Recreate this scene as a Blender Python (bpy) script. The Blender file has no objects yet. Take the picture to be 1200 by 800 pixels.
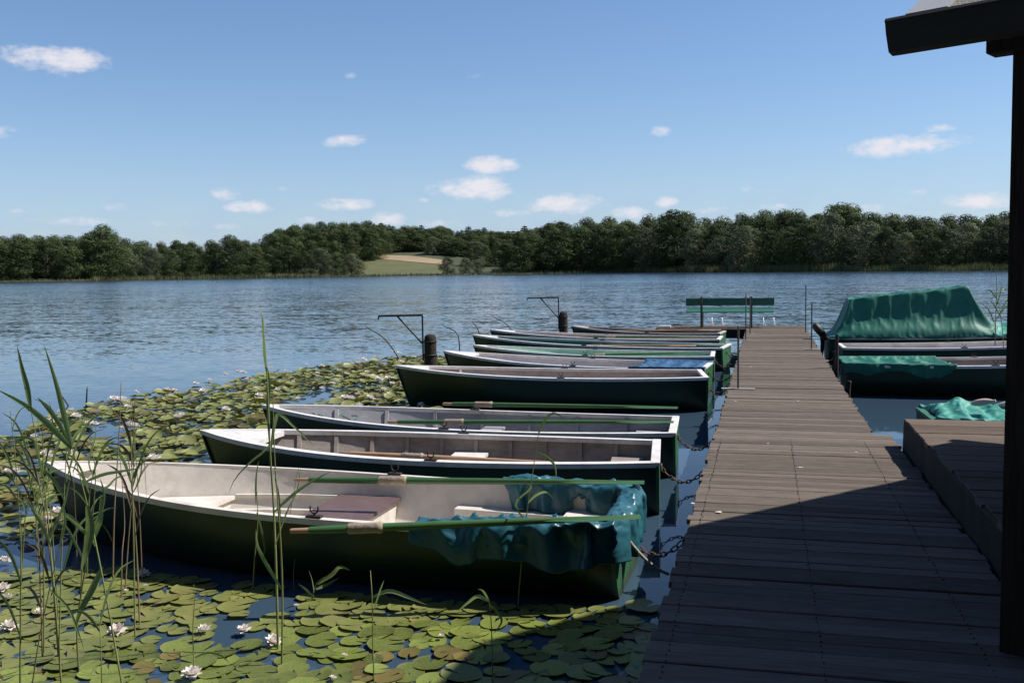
import bpy, math, random
from mathutils import Vector, Matrix, noise as mnoise
R = math.radians
random.seed(7)
SC = bpy.context.scene
COL = SC.collection

# ------------------------------------------------------------------ camera, sky, sun, exposure
F, HC = 1150.0, 2.15                       # focal length in photo pixels, eye height over the water
PITCH, ROLL, YAW = R(4.197), R(0.8), R(-14.5)
FW = Vector((math.sin(YAW)*math.cos(PITCH), math.cos(YAW)*math.cos(PITCH), -math.sin(PITCH)))
_r0 = Vector((math.cos(YAW), -math.sin(YAW), 0)); _u0 = _r0.cross(FW)
RT = math.cos(ROLL)*_r0 - math.sin(ROLL)*_u0
UP = math.sin(ROLL)*_r0 + math.cos(ROLL)*_u0
EYE = Vector((0, 0, HC))
cam = bpy.data.cameras.new('camera'); camo = bpy.data.objects.new('camera', cam); COL.objects.link(camo)
cam.sensor_width = 36; cam.lens = 36*F/1200; cam.clip_start = 0.05; cam.clip_end = 12000
camo.matrix_world = Matrix.Translation(EYE) @ Matrix((RT, UP, -FW)).transposed().to_4x4()
SC.camera = camo

SUN_AZ, SUN_EL = R(70.6), R(52.3)          # azimuth to the right of the jetty's direction
SUND = Vector((math.sin(SUN_AZ)*math.cos(SUN_EL), math.cos(SUN_AZ)*math.cos(SUN_EL), math.sin(SUN_EL)))
SKY_STRENGTH, SUN_STRENGTH, EXPOSURE = 0.088, 5.0, 0.41

sun = bpy.data.lights.new('sun', 'SUN'); sun.energy = SUN_STRENGTH; sun.angle = R(0.53); sun.color = (1.0, 0.95, 0.87)
suno = bpy.data.objects.new('sun', sun); COL.objects.link(suno)
suno.rotation_euler = (-SUND).to_track_quat('-Z', 'Y').to_euler()

SC.render.engine = 'CYCLES'
SC.view_settings.view_transform = 'Standard'; SC.view_settings.look = 'None'
SC.view_settings.exposure = EXPOSURE; SC.view_settings.gamma = 1; SC.view_settings.use_curve_mapping = False
SC.cycles.use_denoising = True
SC.cycles.max_bounces = 8; SC.cycles.transparent_max_bounces = 8
SC.cycles.sample_clamp_indirect = 6


def ray(px, py):
    d = FW + RT*((px-600)/F) + UP*((400-py)/F)
    return d.normalized()
def at(px, py, z):                          # pixel -> point at height z
    d = ray(px, py); return EYE + d*((z-HC)/d.z)
def aty(px, py, y):                         # pixel -> point at distance y along the jetty
    d = ray(px, py); return EYE + d*(y/d.y)
def azel(px, py):
    d = ray(px, py); return math.atan2(d.x, d.y), math.asin(d.z)


def build_world():
    w = bpy.data.worlds.new('World'); SC.world = w; w.use_nodes = True
    w.cycles.sampling_method = 'MANUAL'; w.cycles.sample_map_resolution = 256
    nt = w.node_tree; N = nt.nodes; L = nt.links
    N.clear()
    out = N.new('ShaderNodeOutputWorld'); bg = N.new('ShaderNodeBackground')
    sky = N.new('ShaderNodeTexSky'); sky.sky_type = 'NISHITA'; sky.sun_disc = False
    sky.sun_elevation = SUN_EL; sky.sun_rotation = SUN_AZ
    sky.altitude = 50; sky.air_density = 1.0; sky.dust_density = 0.4; sky.ozone_density = 3.0
    tc = N.new('ShaderNodeTexCoord'); sep = N.new('ShaderNodeSeparateXYZ'); L.new(tc.outputs['Generated'], sep.inputs[0])
    def m(op, a, b=None, c=None):
        n = N.new('ShaderNodeMath'); n.operation = op
        for i, v in enumerate((a, b, c)):
            if v is None: continue
            if isinstance(v, (int, float)): n.inputs[i].default_value = v
            else: L.new(v, n.inputs[i])
        return n.outputs[0]
    az = m('ARCTAN2', sep.outputs[0], sep.outputs[1]); el = m('ARCSINE', sep.outputs[2])
    cv = N.new('ShaderNodeCombineXYZ'); L.new(az, cv.inputs[0]); L.new(m('MULTIPLY', el, 1.9), cv.inputs[1])
    def nz(scale, det, off):
        mp = N.new('ShaderNodeMapping'); mp.inputs['Location'].default_value = (off, off*.7, 0); L.new(cv.outputs[0], mp.inputs[0])
        n = N.new('ShaderNodeTexNoise'); n.inputs['Scale'].default_value = scale; n.inputs['Detail'].default_value = det
        n.inputs['Roughness'].default_value = .58; L.new(mp.outputs[0], n.inputs['Vector']); return n.outputs['Fac']
    wob = m('SUBTRACT', nz(26, 5, 3.1), .5); fine = m('SUBTRACT', nz(90, 4, 1.7), .5)
    pert = m('ADD', m('MULTIPLY', wob, 3.0), m('MULTIPLY', fine, 1.5))
    # px, py, half width, half height, weight
    cl = [(66, 71, 56, 14, .95), (-2, 154, 24, 9, .6), (406, 166, 27, 9, .85), (571, 193, 34, 10, .95), (556, 221, 46, 16, .9),
          (772, 154, 17, 8, .7), (1056, 172, 66, 11, .95), (1104, 150, 24, 7, .35), (400, 240, 34, 9, .85), (293, 242, 28, 9, .75),
          (266, 228, 26, 10, .5), (331, 222, 14, 6, .4), (660, 239, 48, 13, .9), (455, 257, 24, 11, .8), (738, 251, 26, 9, .7),
          (782, 237, 14, 8, .75), (876, 221, 14, 7, .4), (1075, 226, 20, 6, .45), (1152, 236, 48, 11, .75), (128, 243, 24, 7, .4),
          (410, 88, 12, 8, .3), (905, 243, 20, 6, .5), (495, 236, 18, 7, .35), (80, 258, 60, 8, .45), (270, 266, 22, 6, .45), (300, 155, 26, 6, .15), (560, 90, 40, 8, .12), (1010, 244, 40, 7, .5), (830, 246, 26, 6, .5), (600, 250, 40, 7, .5), (520, 262, 40, 7, .45), (360, 258, 26, 7, .5), (200, 262, 40, 7, .4), (30, 248, 30, 6, .4)]
    rnd = random.Random(4)
    blobs = []
    for (x, y, rx, ry, wt) in cl:
        a, e = azel(x, y); blobs.append((a, e, rx/F, ry/F, wt))
    for k in range(9):                     # the same kind of small fair-weather clouds all round
        a = YAW + R(33) + rnd.random()*R(294)
        if a > math.pi: a -= 2*math.pi
        blobs.append((a, R(2.5+rnd.random()*9), rnd.uniform(.02, .06), rnd.uniform(.007, .015), rnd.uniform(.4, .95)))
    tot = None
    for (a, e, rx, ry, wt) in blobs:
        vm = N.new('ShaderNodeVectorMath'); vm.operation = 'MULTIPLY_ADD'; L.new(cv.outputs[0], vm.inputs[0])
        vm.inputs[1].default_value = (1/rx, 1/(1.9*ry), 0); vm.inputs[2].default_value = (-a/rx, -e/ry, 0)
        dt = N.new('ShaderNodeVectorMath'); dt.operation = 'DOT_PRODUCT'; L.new(vm.outputs[0], dt.inputs[0]); L.new(vm.outputs[0], dt.inputs[1])
        v = m('MULTIPLY_ADD', dt.outputs['Value'], -1.0, wt*1.5-.5)
        tot = v if tot is None else m('MAXIMUM', tot, v)
    n = N.new('ShaderNodeMapRange'); n.interpolation_type = 'SMOOTHSTEP'; L.new(m('ADD', tot, pert), n.inputs[0])
    n.inputs[1].default_value = -.35; n.inputs[2].default_value = 1.25; n.inputs[3].default_value = 0; n.inputs[4].default_value = 1
    tot = n.outputs[0]
    # thin veil of high haze near the horizon
    vb = N.new('ShaderNodeMapRange'); L.new(el, vb.inputs[0]); vb.inputs[1].default_value = 0; vb.inputs[2].default_value = R(13)
    vb.inputs[3].default_value = 1; vb.inputs[4].default_value = 0
    veil = m('MULTIPLY', m('MULTIPLY', vb.outputs[0], vb.outputs[0]), m('MULTIPLY_ADD', wob, 1.1, .60))
    mixv = N.new('ShaderNodeMix'); mixv.data_type = 'RGBA'; L.new(veil, mixv.inputs[0])
    tint = N.new('ShaderNodeMix'); tint.data_type = 'RGBA'; tint.blend_type = 'MULTIPLY'; tint.inputs[0].default_value = 1; L.new(sky.outputs[0], tint.inputs[6]); tint.inputs[7].default_value = (.89, .98, 1.10, 1)
    L.new(tint.outputs[2], mixv.inputs[6]); mixv.inputs[7].default_value = (3.5, 4.6, 6.9, 1)
    mix = N.new('ShaderNodeMix'); mix.data_type = 'RGBA'
    L.new(m('MULTIPLY', tot, .92), mix.inputs[0]); L.new(mixv.outputs[2], mix.inputs[6]); mix.inputs[7].default_value = (7.2, 7.0, 7.5, 1)
    L.new(mix.outputs[2], bg.inputs[0]); bg.inputs[1].default_value = SKY_STRENGTH
    L.new(bg.outputs[0], out.inputs[0])
build_world()

# ------------------------------------------------------------------ helpers
class MB:
    def __init__(s): s.v = []; s.f = []; s.sm = []
    def add(s, vs, fs, smooth=False):
        o = len(s.v); s.v += [tuple(v) for v in vs]; s.f += [tuple(i+o for i in f) for f in fs]; s.sm += [smooth]*len(fs); return s
    def box(s, x0, x1, y0, y1, z0, z1, bev=0.0, M=None):
        if bev <= 0:
            vs = [(x, y, z) for z in (z0, z1) for y in (y0, y1) for x in (x0, x1)]
            fs = [(0, 2, 3, 1), (4, 5, 7, 6), (0, 1, 5, 4), (2, 6, 7, 3), (0, 4, 6, 2), (1, 3, 7, 5)]
        else:
            b = bev; lev = [(z0, b), (z0+b, 0), (z1-b, 0), (z1, b)]; vs = []; fs = []
            for z, i in lev:
                vs += [(x0+i, y0+i, z), (x1-i, y0+i, z), (x1-i, y1-i, z), (x0+i, y1-i, z)]
            fs.append((3, 2, 1, 0)); fs.append((12, 13, 14, 15))
            for k in range(3):
                for j in range(4):
                    fs.append((k*4+j, k*4+(j+1) % 4, k*4+4+(j+1) % 4, k*4+4+j))
        if M is not None: vs = [M @ Vector(v) for v in vs]
        return s.add(vs, fs)
    def tube(s, pts, rad, n=8, cap=True, smooth=True, flat=1.0):
        pts = [Vector(p) for p in pts]; m = len(pts)
        if not isinstance(rad, (list, tuple)): rad = [rad]*m
        vs = []; fs = []
        t0 = (pts[1]-pts[0]).normalized(); ref = Vector((0, 0, 1)) if abs(t0.z) < .9 else Vector((1, 0, 0))
        a = t0.cross(ref).normalized()
        for i in range(m):
            t = (pts[min(i+1, m-1)]-pts[max(i-1, 0)]).normalized()
            a = (a - t*a.dot(t)).normalized(); b = t.cross(a)
            for k in range(n):
                th = 2*math.pi*k/n
                vs.append(pts[i]+(a*math.cos(th)+b*math.sin(th)*flat)*rad[i])
        for i in range(m-1):
            for k in range(n):
                fs.append((i*n+k, i*n+(k+1) % n, (i+1)*n+(k+1) % n, (i+1)*n+k))
        s.add(vs, fs, smooth)
        if cap:
            s.add(vs[:n], [tuple(range(n-1, -1, -1))]); s.add(vs[-n:], [tuple(range(n))])
        return s
    def grid(s, P, smooth=True, flip=False):        # P[i][j] points
        ni, nj = len(P), len(P[0]); vs = [p for row in P for p in row]; fs = []
        for i in range(ni-1):
            for j in range(nj-1):
                q = (i*nj+j, (i+1)*nj+j, (i+1)*nj+j+1, i*nj+j+1)
                fs.append(q[::-1] if flip else q)
        return s.add(vs, fs, smooth)
    def mesh(s, name):
        me = bpy.data.meshes.new(name); me.from_pydata(s.v, [], s.f); me.update()
        me.polygons.foreach_set('use_smooth', s.sm); return me

def obj(name, mb, mat, parent=None, loc=None, rot=None, scale=None):
    me = mb.mesh(name) if isinstance(mb, MB) else mb
    if mat is not None and not me.materials: me.materials.append(mat)
    o = bpy.data.objects.new(name, me); COL.objects.link(o)
    if parent is not None: o.parent = parent
    if loc is not None: o.location = loc
    if rot is not None: o.rotation_euler = rot
    if scale is not None: o.scale = scale
    return o
def tag(o, label=None, cat=None, group=None, kind=None):
    if label: o['label'] = label
    if cat: o['category'] = cat
    if group: o['group'] = group
    if kind: o['kind'] = kind
    return o
def thing(name, label, cat, loc=(0, 0, 0), rotz=0, group=None):
    o = bpy.data.objects.new(name, None); COL.objects.link(o); o.empty_display_size = .2
    o.location = loc; o.rotation_euler = (0, 0, rotz)
    return tag(o, label, cat, group)
def copy_tree(o, parent=None):
    c = o.copy(); COL.objects.link(c); c.parent = parent
    for ch in list(o.children): copy_tree(ch, c)
    return c
def nz3(p, s=1.0, off=0.0):
    return mnoise.noise(Vector(p)*s + Vector((off, off*1.7, -off)))
def sstep(a, b, x):
    t = min(1, max(0, (x-a)/(b-a))); return t*t*(3-2*t)
def lerp_table(tab, x):
    if x <= tab[0][0]: return tab[0][1]
    for (a, b), (c, d) in zip(tab, tab[1:]):
        if x <= c: return b+(d-b)*(x-a)/(c-a)
    return tab[-1][1]

# ------------------------------------------------------------------ materials
def mat(name, col, rough=.6, col2=None, scale=6, stretch=(1, 1, 1), bump=0.0, bscale=None, rnd=0.0, metal=0, spec=.5,
        detail=6, dirt=None, dscale=2.0, damt=.5, coat=0, trans=0.0, world=False):
    m = bpy.data.materials.new(name); m.use_nodes = True; nt = m.node_tree; N = nt.nodes; L = nt.links
    b = N['Principled BSDF']; b.inputs['Roughness'].default_value = rough; b.inputs['Metallic'].default_value = metal
    b.inputs['Specular IOR Level'].default_value = spec; b.inputs['Coat Weight'].default_value = coat
    tc = N.new('ShaderNodeTexCoord'); mp = N.new('ShaderNodeMapping'); mp.inputs['Scale'].default_value = stretch
    oi = N.new('ShaderNodeObjectInfo')
    vec = tc.outputs['Object']
    if world:
        g = N.new('ShaderNodeNewGeometry'); vec = g.outputs['Position']
    ad = N.new('ShaderNodeVectorMath'); ad.operation = 'ADD'
    cb = N.new('ShaderNodeVectorMath'); cb.operation = 'SCALE'; cb.inputs[0].default_value = (17, 31, 23); L.new(oi.outputs['Random'], cb.inputs['Scale'])
    L.new(vec, ad.inputs[0]); L.new(cb.outputs[0], ad.inputs[1]); L.new(ad.outputs[0], mp.inputs[0])
    n = N.new('ShaderNodeTexNoise'); n.inputs['Scale'].default_value = scale; n.inputs['Detail'].default_value = detail; n.inputs['Roughness'].default_value = .62
    L.new(mp.outputs[0], n.inputs['Vector'])
    c2 = col2 or tuple(c*.6 for c in col)
    mr = N.new('ShaderNodeMapRange'); L.new(n.outputs['Fac'], mr.inputs[0]); mr.inputs[1].default_value = .3; mr.inputs[2].default_value = .7
    mx = N.new('ShaderNodeMix'); mx.data_type = 'RGBA'; L.new(mr.outputs[0], mx.inputs[0])
    mx.inputs[6].default_value = (*c2, 1); mx.inputs[7].default_value = (*col, 1)
    cur = mx.outputs[2]
    if dirt:
        n2 = N.new('ShaderNodeTexNoise'); n2.inputs['Scale'].default_value = dscale; n2.inputs['Detail'].default_value = 8; n2.inputs['Roughness'].default_value = .7
        L.new(ad.outputs[0], n2.inputs['Vector'])
        m2 = N.new('ShaderNodeMapRange'); L.new(n2.outputs['Fac'], m2.inputs[0]); m2.inputs[1].default_value = .5; m2.inputs[2].default_value = .68; m2.inputs[4].default_value = damt
        x2 = N.new('ShaderNodeMix'); x2.data_type = 'RGBA'; L.new(m2.outputs[0], x2.inputs[0]); L.new(cur, x2.inputs[6]); x2.inputs[7].default_value = (*dirt, 1)
        cur = x2.outputs[2]
    if rnd:
        hs = N.new('ShaderNodeHueSaturation'); L.new(cur, hs.inputs['Color'])
        v = N.new('ShaderNodeMapRange'); L.new(oi.outputs['Random'], v.inputs[0]); v.inputs[3].default_value = 1-rnd; v.inputs[4].default_value = 1+rnd
        L.new(v.outputs[0], hs.inputs['Value']); cur = hs.outputs[0]
    L.new(cur, b.inputs['Base Color'])
    if bump:
        n3 = N.new('ShaderNodeTexNoise'); n3.inputs['Scale'].default_value = bscale or scale*2; n3.inputs['Detail'].default_value = 5; L.new(mp.outputs[0], n3.inputs['Vector'])
        bp = N.new('ShaderNodeBump'); bp.inputs['Strength'].default_value = bump; bp.inputs['Distance'].default_value = .02
        L.new(n3.outputs['Fac'], bp.inputs['Height']); L.new(bp.outputs[0], b.inputs['Normal'])
    if trans:
        t = N.new('ShaderNodeBsdfTranslucent'); L.new(cur, t.inputs[0]); ms = N.new('ShaderNodeMixShader'); ms.inputs[0].default_value = trans
        L.new(b.outputs[0], ms.inputs[1]); L.new(t.outputs[0], ms.inputs[2]); L.new(ms.outputs[0], N['Material Output'].inputs[0])
    return m
M = {}
M['nail'] = mat('nail_head', (.12, .095, .08), .6, (.05, .04, .035), 20, metal=.5)
M['dropping'] = mat('bird_dropping', (.6, .58, .52), .9, (.4, .39, .36), 30)
M['plank'] = mat('weathered_plank', (.176, .147, .127), .95, (.095, .078, .067), 5, (1.2, 22, 22), .35, 9, rnd=.22, dirt=(.085, .075, .06), dscale=1.9, damt=.45, spec=.0)
M['platform_plank'] = mat('platform_plank', (.152, .122, .102), .95, (.084, .066, .055), 5, (1.2, 18, 18), .35, 9, rnd=.18, dirt=(.1, .085, .065), dscale=1.4, spec=.0)
M['beam'] = mat('dark_beam', (.034, .028, .023), .9, (.015, .013, .011), 4, (2, 9, 9), .4, spec=.2)
M['pile'] = mat('dark_pile', (.06, .045, .035), .9, (.018, .014, .012), 6, (6, 6, 1.2), .6, spec=.2)
M['wall_board'] = mat('stained_board', (.045, .03, .022), .8, (.02, .013, .01), 4, (9, 9, .8), .3, rnd=.25, spec=.2)
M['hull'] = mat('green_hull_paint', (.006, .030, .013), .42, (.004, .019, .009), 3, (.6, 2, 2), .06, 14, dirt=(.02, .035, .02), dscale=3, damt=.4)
M['hull_sunlit'] = mat('sunlit_green_paint', (.04, .15, .06), .45, (.026, .10, .04), 5, (1, 1, .5), .08, 14, dirt=(.02, .05, .03), dscale=4, damt=.5)  # hull green painted lighter, for the sunlit look of the transoms
M['white'] = mat('white_gunwale_paint', (.72, .69, .66), .5, (.55, .52, .5), 8, (1, 1, 1), .08, 20, dirt=(.34, .30, .26), dscale=5, damt=.45)
M['cream'] = mat('cream_gelcoat', (.68, .63, .57), .5, (.55, .5, .45), 5, (1, 1, 1), .06, 30, dirt=(.3, .27, .23), dscale=3.2, damt=.45)
M['greyin'] = mat('grey_inner_paint', (.33, .285, .255), .65, (.21, .18, .16), 6, (1, 4, 4), .1, 20, dirt=(.14, .12, .1), dscale=3, damt=.5)
M['bluein'] = mat('blue_grey_inner_paint', (.34, .335, .355), .6, (.25, .245, .265), 6, (1, 4, 4), .1, 20, dirt=(.18, .17, .17), dscale=3, damt=.4)
M['beigein'] = mat('beige_inner_paint', (.48, .42, .38), .65, (.36, .31, .28), 6, (1, 4, 4), .1, 20, dirt=(.2, .17, .14), dscale=3, damt=.45)
M['mintin'] = mat('mint_inner_paint', (.40, .58, .47), .55, (.3, .46, .38), 5, (1, 3, 3), .08, 18, dirt=(.2, .28, .22), dscale=3, damt=.35)
M['tealin'] = mat('teal_inner_paint', (.05, .17, .13), .55, (.03, .11, .09), 5, (1, 3, 3), .08, 18, dirt=(.05, .08, .06), dscale=3, damt=.4)
M['whitein'] = mat('white_inner_paint', (.6, .57, .56), .6, (.48, .45, .45), 5, (1, 3, 3), .08, 18, dirt=(.26, .23, .22), dscale=3, damt=.4)
M['brownin'] = mat('brown_inner_paint', (.13, .085, .065), .7, (.07, .045, .035), 5, (1, 5, 5), .12, 18, dirt=(.05, .04, .03), dscale=3, damt=.5)
M['seat_brown'] = mat('brown_seat_board', (.135, .085, .085), .55, (.085, .055, .055), 5, (1, 8, 8), .12, 16, dirt=(.2, .16, .14), dscale=5, damt=.3)
M['oar_green'] = mat('green_oar_paint', (.045, .125, .035), .42, (.028, .085, .025), 5, (1, 6, 6), .08, 20, dirt=(.1, .1, .04), dscale=6, damt=.4)
M['oar_wood'] = mat('varnished_oar_wood', (.42, .26, .15), .5, (.30, .18, .1), 5, (1, 9, 9), .06, 20)
M['collar'] = mat('leather_collar', (.40, .33, .24), .8, (.24, .18, .13), 20, (1, 1, 1), .4, 30)
M['iron'] = mat('rusty_iron', (.045, .035, .032), .7, (.02, .018, .018), 12, (1, 1, 1), .3, metal=.4, dirt=(.11, .05, .025), dscale=8)
M['rust'] = mat('rusty_chain', (.13, .07, .045), .8, (.07, .035, .025), 20, (1, 1, 1), .4, metal=.2, dirt=(.25, .2, .15), dscale=14)
M['davit'] = mat('green_black_iron', (.014, .03, .026), .55, (.01, .018, .017), 8, (1, 1, 1), .15, metal=.3)
M['steel'] = mat('galvanised_pipe', (.13, .13, .125), .5, (.09, .09, .09), 14, (1, 1, 1), .1, metal=.5, dirt=(.16, .1, .06), dscale=6)
M['plate'] = mat('pale_foot_plate', (.5, .48, .44), .6, (.36, .34, .31), 10, (1, 1, 1), .1)
M['rope'] = mat('pale_rope', (.42, .37, .29), .9, (.28, .24, .19), 40, (1, 1, 1), .5)
M['bench'] = mat('green_bench_paint', (.03, .135, .095), .4, (.022, .10, .07), 5, (1, 8, 8), .08, 14)
M['bench_leg'] = mat('bench_support', (.10, .105, .07), .7, (.06, .06, .045), 8, (1, 1, 1), .2)
M['lily'] = mat('lily_pad', (.175, .21, .040), .40, (.10, .14, .026), 6, (1, 1, 1), .2, 20, rnd=.42, dirt=(.15, .12, .035), dscale=4.5, damt=.55, trans=.12)
M['lily_far'] = mat('lily_pads_distant', (.23, .24, .07), .48, (.13, .155, .042), 4.5, (1, 1, 1), .15, 16, rnd=.3, dirt=(.20, .16, .07), dscale=2.2, damt=.6, trans=.12)
M['lily_brown'] = mat('withering_lily_pad', (.19, .145, .04), .45, (.125, .10, .028), 8, (1, 1, 1), .2, 18, rnd=.3, dirt=(.09, .11, .02), dscale=5, damt=.6, trans=.12)
M['petal'] = mat('lily_petal', (.78, .74, .70), .5, (.74, .66, .62), 20, trans=.25)
M['stamen'] = mat('lily_stamen', (.62, .45, .06), .6)
M['reed_leaf'] = mat('reed_leaf', (.23, .31, .105), .45, (.165, .235, .075), 6, (1, 1, 1), .05, rnd=.25, trans=.42)
M['reed_stem'] = mat('reed_stem', (.21, .23, .085), .5, (.14, .16, .055), 8, (1, 1, 1), rnd=.2)
M['reed_dry'] = mat('dry_reed', (.27, .20, .12), .7, (.16, .11, .07), 8, (1, 1, 1), rnd=.2)
M['twig'] = mat('dark_twig', (.06, .05, .045), .8)
M['roof'] = mat('roofing_felt', (.27, .25, .22), .9, (.15, .135, .115), 60, (1, 1, 1), .8, 90, detail=8)
M['verge'] = mat('zinc_verge', (.45, .45, .46), .5, (.38, .38, .39), 5, (1, 1, 1), .03, metal=.3)
M['gutter'] = mat('dark_gutter', (.022, .017, .013), .55, (.014, .011, .009), 5)
M['field'] = mat('ripe_field', (.30, .22, .135), .95, (.22, .165, .10), .08, (1, 1, 1), world=True)
M['meadow'] = mat('meadow_grass', (.090, .094, .032), .95, (.058, .068, .022), .12, (1, 1, 1), world=True, dirt=(.15, .12, .05), dscale=.05)
M['terrain'] = mat('woodland_floor', (.055, .06, .025), .95, (.03, .04, .018), .05, (1, 1, 1), world=True)
M['shore_reed'] = mat('shore_reeds', (.15, .15, .055), .9, (.085, .10, .035), .12, (1, 1, 1), world=True, trans=.2)
M['bark'] = mat('bark', (.07, .055, .04), .9, (.035, .028, .02), 3, (1, 1, .2), .3)
def leafmat(name, a, b):
    return mat(name, a, .75, b, .35, (1, 1, 1), rnd=.28, spec=.2, trans=.18, detail=4)
M['leaf_a'] = leafmat('broadleaf_dark', (.066, .092, .030), (.043, .062, .021))
M['leaf_b'] = leafmat('broadleaf_mid', (.082, .106, .036), (.053, .072, .024))
M['leaf_w'] = leafmat('willow_grey_green', (.135, .15, .080), (.092, .105, .054))
M['leaf_c'] = leafmat('conifer_dark', (.036, .054, .024), (.024, .038, .017))
def tarpmat(name, a, b, rough=.55):
    return mat(name, a, rough, b, 5, (1, 1, 1), .14, 22, spec=.35, dirt=tuple(c*.6 for c in a), dscale=3, damt=.4)
M['tarp_teal'] = tarpmat('teal_tarpaulin', (.028, .118, .150), (.016, .078, .105), .33)
M['tarp_green'] = tarpmat('green_tarpaulin', (.014, .145, .102), (.009, .105, .074))
M['tarp_mint'] = tarpmat('faded_green_tarpaulin', (.06, .30, .24), (.035, .20, .16))
M['tarp_blue'] = tarpmat('blue_tarpaulin', (.035, .11, .22), (.025, .08, .16))
M['float'] = mat('pale_pink_float', (.55, .42, .38), .5, (.45, .33, .3), 8)
M['crate'] = mat('teal_plastic', (.10, .36, .31), .4, (.07, .27, .23), 6)

def water_material():
    m = bpy.data.materials.new('lake_water'); m.use_nodes = True; nt = m.node_tree; N = nt.nodes; L = nt.links
    b = N['Principled BSDF']; b.inputs['Base Color'].default_value = (.034, .062, .095, 1); b.inputs['Roughness'].default_value = .03
    b.inputs['IOR'].default_value = 1.333; b.inputs['Specular IOR Level'].default_value = .5
    g = N.new('ShaderNodeNewGeometry'); sep = N.new('ShaderNodeSeparateXYZ'); L.new(g.outputs['Position'], sep.inputs[0])
    def m_(op, a, b_=None, c=None):
        n = N.new('ShaderNodeMath'); n.operation = op
        for i, v in enumerate((a, b_, c)):
            if v is None: continue
            if isinstance(v, (int, float)): n.inputs[i].default_value = v
            else: L.new(v, n.inputs[i])
        return n.outputs[0]
    def nz(scale, sx, sy, rot, det=3, out='Fac'):
        mp = N.new('ShaderNodeMapping'); mp.inputs['Scale'].default_value = (sx, sy, 1); mp.inputs['Rotation'].default_value = (0, 0, rot); L.new(g.outputs['Position'], mp.inputs[0])
        n = N.new('ShaderNodeTexNoise'); n.inputs['Scale'].default_value = scale; n.inputs['Detail'].default_value = det; n.inputs['Roughness'].default_value = .5
        L.new(mp.outputs[0], n.inputs['Vector']); return n.outputs[out]
    def vm(op, a_, b_):
        n = N.new('ShaderNodeVectorMath'); n.operation = op
        for i, v in enumerate((a_, b_)):
            if isinstance(v, tuple): n.inputs[i].default_value = v
            else: L.new(v, n.inputs[i])
        return n.outputs[0]
    # wave slopes as three sizes of ripple, used directly as the surface normal
    sl = None
    for (sc, sx, sy, rot, k) in ((5.5, .7, 1.6, .2, .22), (1.7, .6, 1.5, -.15, .115), (.35, .5, 1.4, .1, .06)):
        v = vm('MULTIPLY', vm('SUBTRACT', nz(sc, sx, sy, rot, 2.5, 'Color'), (.5, .5, .5)), (k*.6, k, 0))
        sl = v if sl is None else vm('ADD', sl, v)
    # sheltered water among the boats is calm, the open lake is rippled; broad lanes of wind
    dist = m_('SUBTRACT', m_('ADD', sep.outputs[1], m_('MULTIPLY', sep.outputs[0], -.55)), 15)
    amp = N.new('ShaderNodeMapRange'); amp.interpolation_type = 'SMOOTHSTEP'; L.new(dist, amp.inputs[0]); amp.inputs[1].default_value = -3; amp.inputs[2].default_value = 26; amp.inputs[3].default_value = .07; amp.inputs[4].default_value = 1
    lane = m_('MULTIPLY_ADD', nz(.035, .35, 1.6, 0, 3), .9, .5)
    sc_ = N.new('ShaderNodeVectorMath'); sc_.operation = 'SCALE'; L.new(sl, sc_.inputs[0]); far = N.new('ShaderNodeMapRange'); L.new(sep.outputs[1], far.inputs[0]); far.inputs[1].default_value = 40; far.inputs[2].default_value = 200; far.inputs[3].default_value = 1; far.inputs[4].default_value = 2.2
    L.new(m_('MULTIPLY', m_('MULTIPLY', amp.outputs[0], far.outputs[0]), lane), sc_.inputs['Scale'])
    bias = N.new('ShaderNodeMapRange'); L.new(sep.outputs[1], bias.inputs[0]); bias.inputs[1].default_value = 30; bias.inputs[2].default_value = 160; bias.inputs[3].default_value = 0; bias.inputs[4].default_value = -.045
    cx = N.new('ShaderNodeCombineXYZ'); L.new(bias.outputs[0], cx.inputs[1]); cx.inputs[2].default_value = 1      # the near faces of far waves are the ones in view
    nm = vm('ADD', sc_.outputs[0], cx.outputs[0]); nn = N.new('ShaderNodeVectorMath'); nn.operation = 'NORMALIZE'; L.new(nm, nn.inputs[0])
    L.new(nn.outputs[0], b.inputs['Normal'])
    return m
M['water'] = water_material()
def slime(m):
    nt = m.node_tree; N = nt.nodes; L = nt.links; b = N['Principled BSDF']; src = b.inputs['Base Color'].links[0].from_socket
    g = N.new('ShaderNodeNewGeometry'); sp = N.new('ShaderNodeSeparateXYZ'); L.new(g.outputs['Position'], sp.inputs[0])
    n = N.new('ShaderNodeTexNoise'); n.inputs['Scale'].default_value = 7; n.inputs['Detail'].default_value = 6; L.new(g.outputs['Position'], n.inputs['Vector'])
    ad = N.new('ShaderNodeMath'); ad.operation = 'MULTIPLY_ADD'; L.new(n.outputs['Fac'], ad.inputs[0]); ad.inputs[1].default_value = -.16; L.new(sp.outputs[2], ad.inputs[2])
    mr = N.new('ShaderNodeMapRange'); L.new(ad.outputs[0], mr.inputs[0]); mr.inputs[1].default_value = -.04; mr.inputs[2].default_value = .03; mr.inputs[3].default_value = .75; mr.inputs[4].default_value = 0
    mx = N.new('ShaderNodeMix'); mx.data_type = 'RGBA'; L.new(mr.outputs[0], mx.inputs[0]); L.new(src, mx.inputs[6]); mx.inputs[7].default_value = (.035, .032, .016, 1); L.new(mx.outputs[2], b.inputs['Base Color'])
slime(M['hull']); slime(M['hull_sunlit'])
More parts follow.
